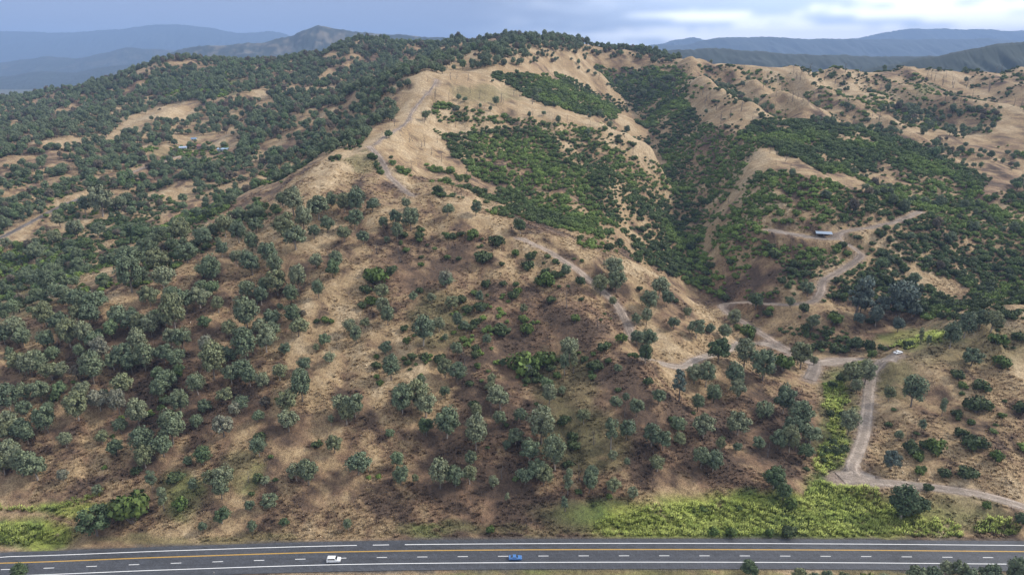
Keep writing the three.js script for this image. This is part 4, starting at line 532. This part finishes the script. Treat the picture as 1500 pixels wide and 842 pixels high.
const whitePaint = new THREE.MeshPhysicalMaterial({ color: new THREE.Color(0.8, 0.81, 0.82), roughness: 0.3, clearcoat: 0.8 }), bluePaint = new THREE.MeshPhysicalMaterial({ color: new THREE.Color(0.06, 0.20, 0.50), roughness: 0.28, metalness: 0.3, clearcoat: 1 });
const suv = { L: 4.7, Wd: 1.95, H: 1.85, wb: 2.8, body: [[-2.3, 0.35], [2.2, 0.35], [2.32, 0.6], [2.25, 0.92], [1.2, 1.06], [-2.28, 1.08], [-2.35, 0.7]], cabin: [[-2.2, 1.0], [1.15, 1.0], [0.45, 1.72], [-1.95, 1.78], [-2.2, 1.6]], windows: [['side_windows', [[-2.0, 1.14], [0.85, 1.12], [0.38, 1.6], [-1.9, 1.64]], 1.86], ['windscreen', [[0.55, 1.62], [1.2, 1.05], [1.27, 1.07], [0.64, 1.66]], 1.6], ['rear_window', [[-2.3, 1.15], [-2.2, 1.15], [-2.1, 1.6], [-2.2, 1.6]], 1.5]] };
const coupe = { L: 4.5, Wd: 1.85, H: 1.32, wb: 2.65, body: [[-2.2, 0.3], [2.1, 0.3], [2.24, 0.5], [2.1, 0.74], [0.9, 0.86], [-1.4, 0.92], [-2.2, 0.9], [-2.27, 0.6]], cabin: [[-1.9, 0.84], [0.95, 0.82], [0.15, 1.22], [-0.75, 1.27]], windows: [['side_windows', [[-1.35, 0.92], [0.62, 0.9], [0.08, 1.17], [-0.7, 1.2]], 1.74, 0.2], ['windscreen', [[0.2, 1.2], [0.95, 0.85], [1.0, 0.88], [0.28, 1.23]], 1.45, 0.2], ['rear_window', [[-1.75, 0.93], [-0.85, 1.23], [-0.9, 1.28], [-1.85, 0.95]], 1.35, 0.2]], r: 0.32 };
const sedan = { ...coupe, H: 1.45, cabin: [[-1.75, 0.84], [1.0, 0.82], [0.35, 1.36], [-0.95, 1.4]], windows: [['side_windows', [[-1.4, 0.94], [0.72, 0.92], [0.26, 1.28], [-0.92, 1.32]], 1.76, 0.2], ['windscreen', [[0.4, 1.33], [1.0, 0.87], [1.06, 0.9], [0.48, 1.36]], 1.45, 0.2], ['rear_window', [[-1.72, 0.95], [-1.02, 1.35], [-1.07, 1.4], [-1.8, 0.97]], 1.4, 0.2]] };
function onRoad(c, px, py, off) { const x = (px - 750) / FOC * tOf(py, EYE / kOf(py)), D = axisD(x) + off; c.position.set(x, 0.07, -D); c.rotation.y = Math.atan2(axisD(x + 1) - axisD(x - 1), 2); c.scale.setScalar(0.85); }
onRoad(car('white_van', 'white boxy sport utility car driving on the highway', whitePaint, suv), 489, 822, -4.1); onRoad(car('blue_car', 'bright blue coupe driving on the highway', bluePaint, coupe), 755, 818, -4.0);
{ const c = car('parked_car', 'white car parked on the dirt lot at the canyon mouth', whitePaint, sedan), p = cast(1316, 518, 200); c.position.set(p[0], ground(...p) + 0.16, -p[1]); c.rotation.y = 0.35; c.scale.setScalar(0.85); }
// roadside marker post
{ const g = new THREE.Group(), x = (317 - 750) / FOC * tOf(838, EYE / kOf(838)), D = axisD(x) - 8.9, a = new THREE.Mesh(new THREE.CylinderGeometry(0.07, 0.08, 1.7, 8), std(0.2, 0.19, 0.18)), b = new THREE.Mesh(new THREE.BoxGeometry(0.32, 0.4, 0.03), std(0.6, 0.6, 0.58, 0.5)); a.name = 'post'; b.name = 'marker_plate'; a.position.y = 0.75; b.position.set(0, 1.45, -0.1); g.add(a, b); g.position.set(x, ground(x, D), -D); scene.add(tagged(g, 'marker_post', 'thin grey marker post on the highway shoulder', 'post')); }

// ---------------------------------------------------------------- shed and farm buildings
function slabRoof(w, d, rise, over, thick, m) { const s = new THREE.Shape([[-w / 2 - over, 0], [0, rise], [w / 2 + over, 0], [w / 2 + over, thick], [0, rise + thick], [-w / 2 - over, thick]].map(p => new THREE.Vector2(...p))), g = new THREE.ExtrudeGeometry(s, { depth: d + over * 2, bevelEnabled: false }); g.translate(0, 0, -d / 2 - over); const o = new THREE.Mesh(g, m); o.name = 'roof'; return o; }
{
  const p = cast(1206, 347, 300), g = new THREE.Group(), metal = std(0.42, 0.50, 0.62, 0.35, { metalness: 0.5 }), post = std(0.2, 0.18, 0.16);
  const roof = slabRoof(6.2, 8.4, 0.7, 0.4, 0.12, metal); roof.rotation.y = Math.PI / 2; roof.position.y = 2.5; g.add(roof);
  for (let k = 0; k < 10; k++) { const rib = new THREE.Mesh(new THREE.BoxGeometry(0.06, 0.05, 3.5), metal); rib.name = 'seam'; rib.position.set(-4.2 + k * 0.93, 2.98, 1.75); rib.rotation.x = Math.atan2(0.7, 3.5); g.add(rib); }
  for (const x of [-4, 0, 4]) for (const z of [-2.8, 2.8]) { const c = new THREE.Mesh(new THREE.BoxGeometry(0.16, 2.7, 0.16), post); c.name = 'post'; c.position.set(x, 1.3, z); g.add(c); }
  const w = new THREE.Mesh(new THREE.BoxGeometry(8.2, 2.2, 0.1), std(0.25, 0.25, 0.27)); w.name = 'back_wall'; w.position.set(0, 1.3, -2.95); g.add(w);
  g.position.set(p[0], ground(...p) + 0.1, -p[1]); g.rotation.y = -0.25; scene.add(tagged(g, 'metal_shed', 'open shed with blue-grey metal roof beside the gravel pad', 'shed'));
}
function house(name, label, px, py, w, d, h, rise, wall, roofC, turn, wins) {
  const p = cast(px, py, 400), g = new THREE.Group(), s = new THREE.Shape([[-w / 2, 0], [w / 2, 0], [w / 2, h], [0, h + rise * (w / (w + 1))], [-w / 2, h]].map(q => new THREE.Vector2(...q))), b = new THREE.ExtrudeGeometry(s, { depth: d, bevelEnabled: false }); b.translate(0, 0, -d / 2);
  const wl = new THREE.Mesh(b, std(...wall)); wl.name = 'wall'; g.add(wl); const rf = slabRoof(w, d, rise, 0.5, 0.18, std(...roofC, 0.5)); rf.position.y = h - 0.02; g.add(rf);
  const pane = std(0.05, 0.06, 0.08, 0.15), frame = std(0.7, 0.7, 0.68);
  for (let k = 0; k < wins; k++) { const z = -d / 2 + (k + 0.5) * d / wins, f = new THREE.Mesh(new THREE.BoxGeometry(0.08, 1.3, 1.4), frame), q = new THREE.Mesh(new THREE.BoxGeometry(0.1, 1.1, 1.2), pane); f.name = 'window'; q.name = 'pane'; q.position.x = 0.02; f.position.set(w / 2 + 0.03, h * 0.55, z); f.add(q); g.add(f); }
  const dr = new THREE.Mesh(new THREE.BoxGeometry(1.1, 2.1, 0.1), std(0.25, 0.2, 0.16)); dr.name = 'door'; dr.position.set(0, 1.05, d / 2 + 0.03); g.add(dr);
  g.position.set(p[0], ground(...p) - 0.3, -p[1]); g.rotation.y = turn; g.scale.setScalar(0.82); scene.add(tagged(g, name, label, 'house')); return g;
}
house('red_house', 'farm house with rust red roof among the oaks', 296, 218, 9, 10, 4.2, 2.2, [0.34, 0.24, 0.2], [0.24, 0.11, 0.08], -1.45, 4);
house('white_house', 'small white house with pale blue roof beside the red roofed house', 268, 219, 6, 8, 2.8, 1.4, [0.5, 0.5, 0.5], [0.34, 0.42, 0.55], -1.3, 3);
house('blue_barn', 'long low building with light blue metal roof in the trees', 327, 221, 6, 12, 2.6, 1.2, [0.4, 0.42, 0.45], [0.34, 0.46, 0.6], -1.6, 4);
house('tan_cottage', 'little tan cottage with dark blue roof behind the red roofed house', 284, 206, 5, 6, 2.6, 1.4, [0.6, 0.5, 0.36], [0.14, 0.24, 0.4], -1.4, 2);
console.log('woodland', wood1.length, 'brush', brush.length, 'dead', used.dead_tree);
renderer.render(scene, camera);
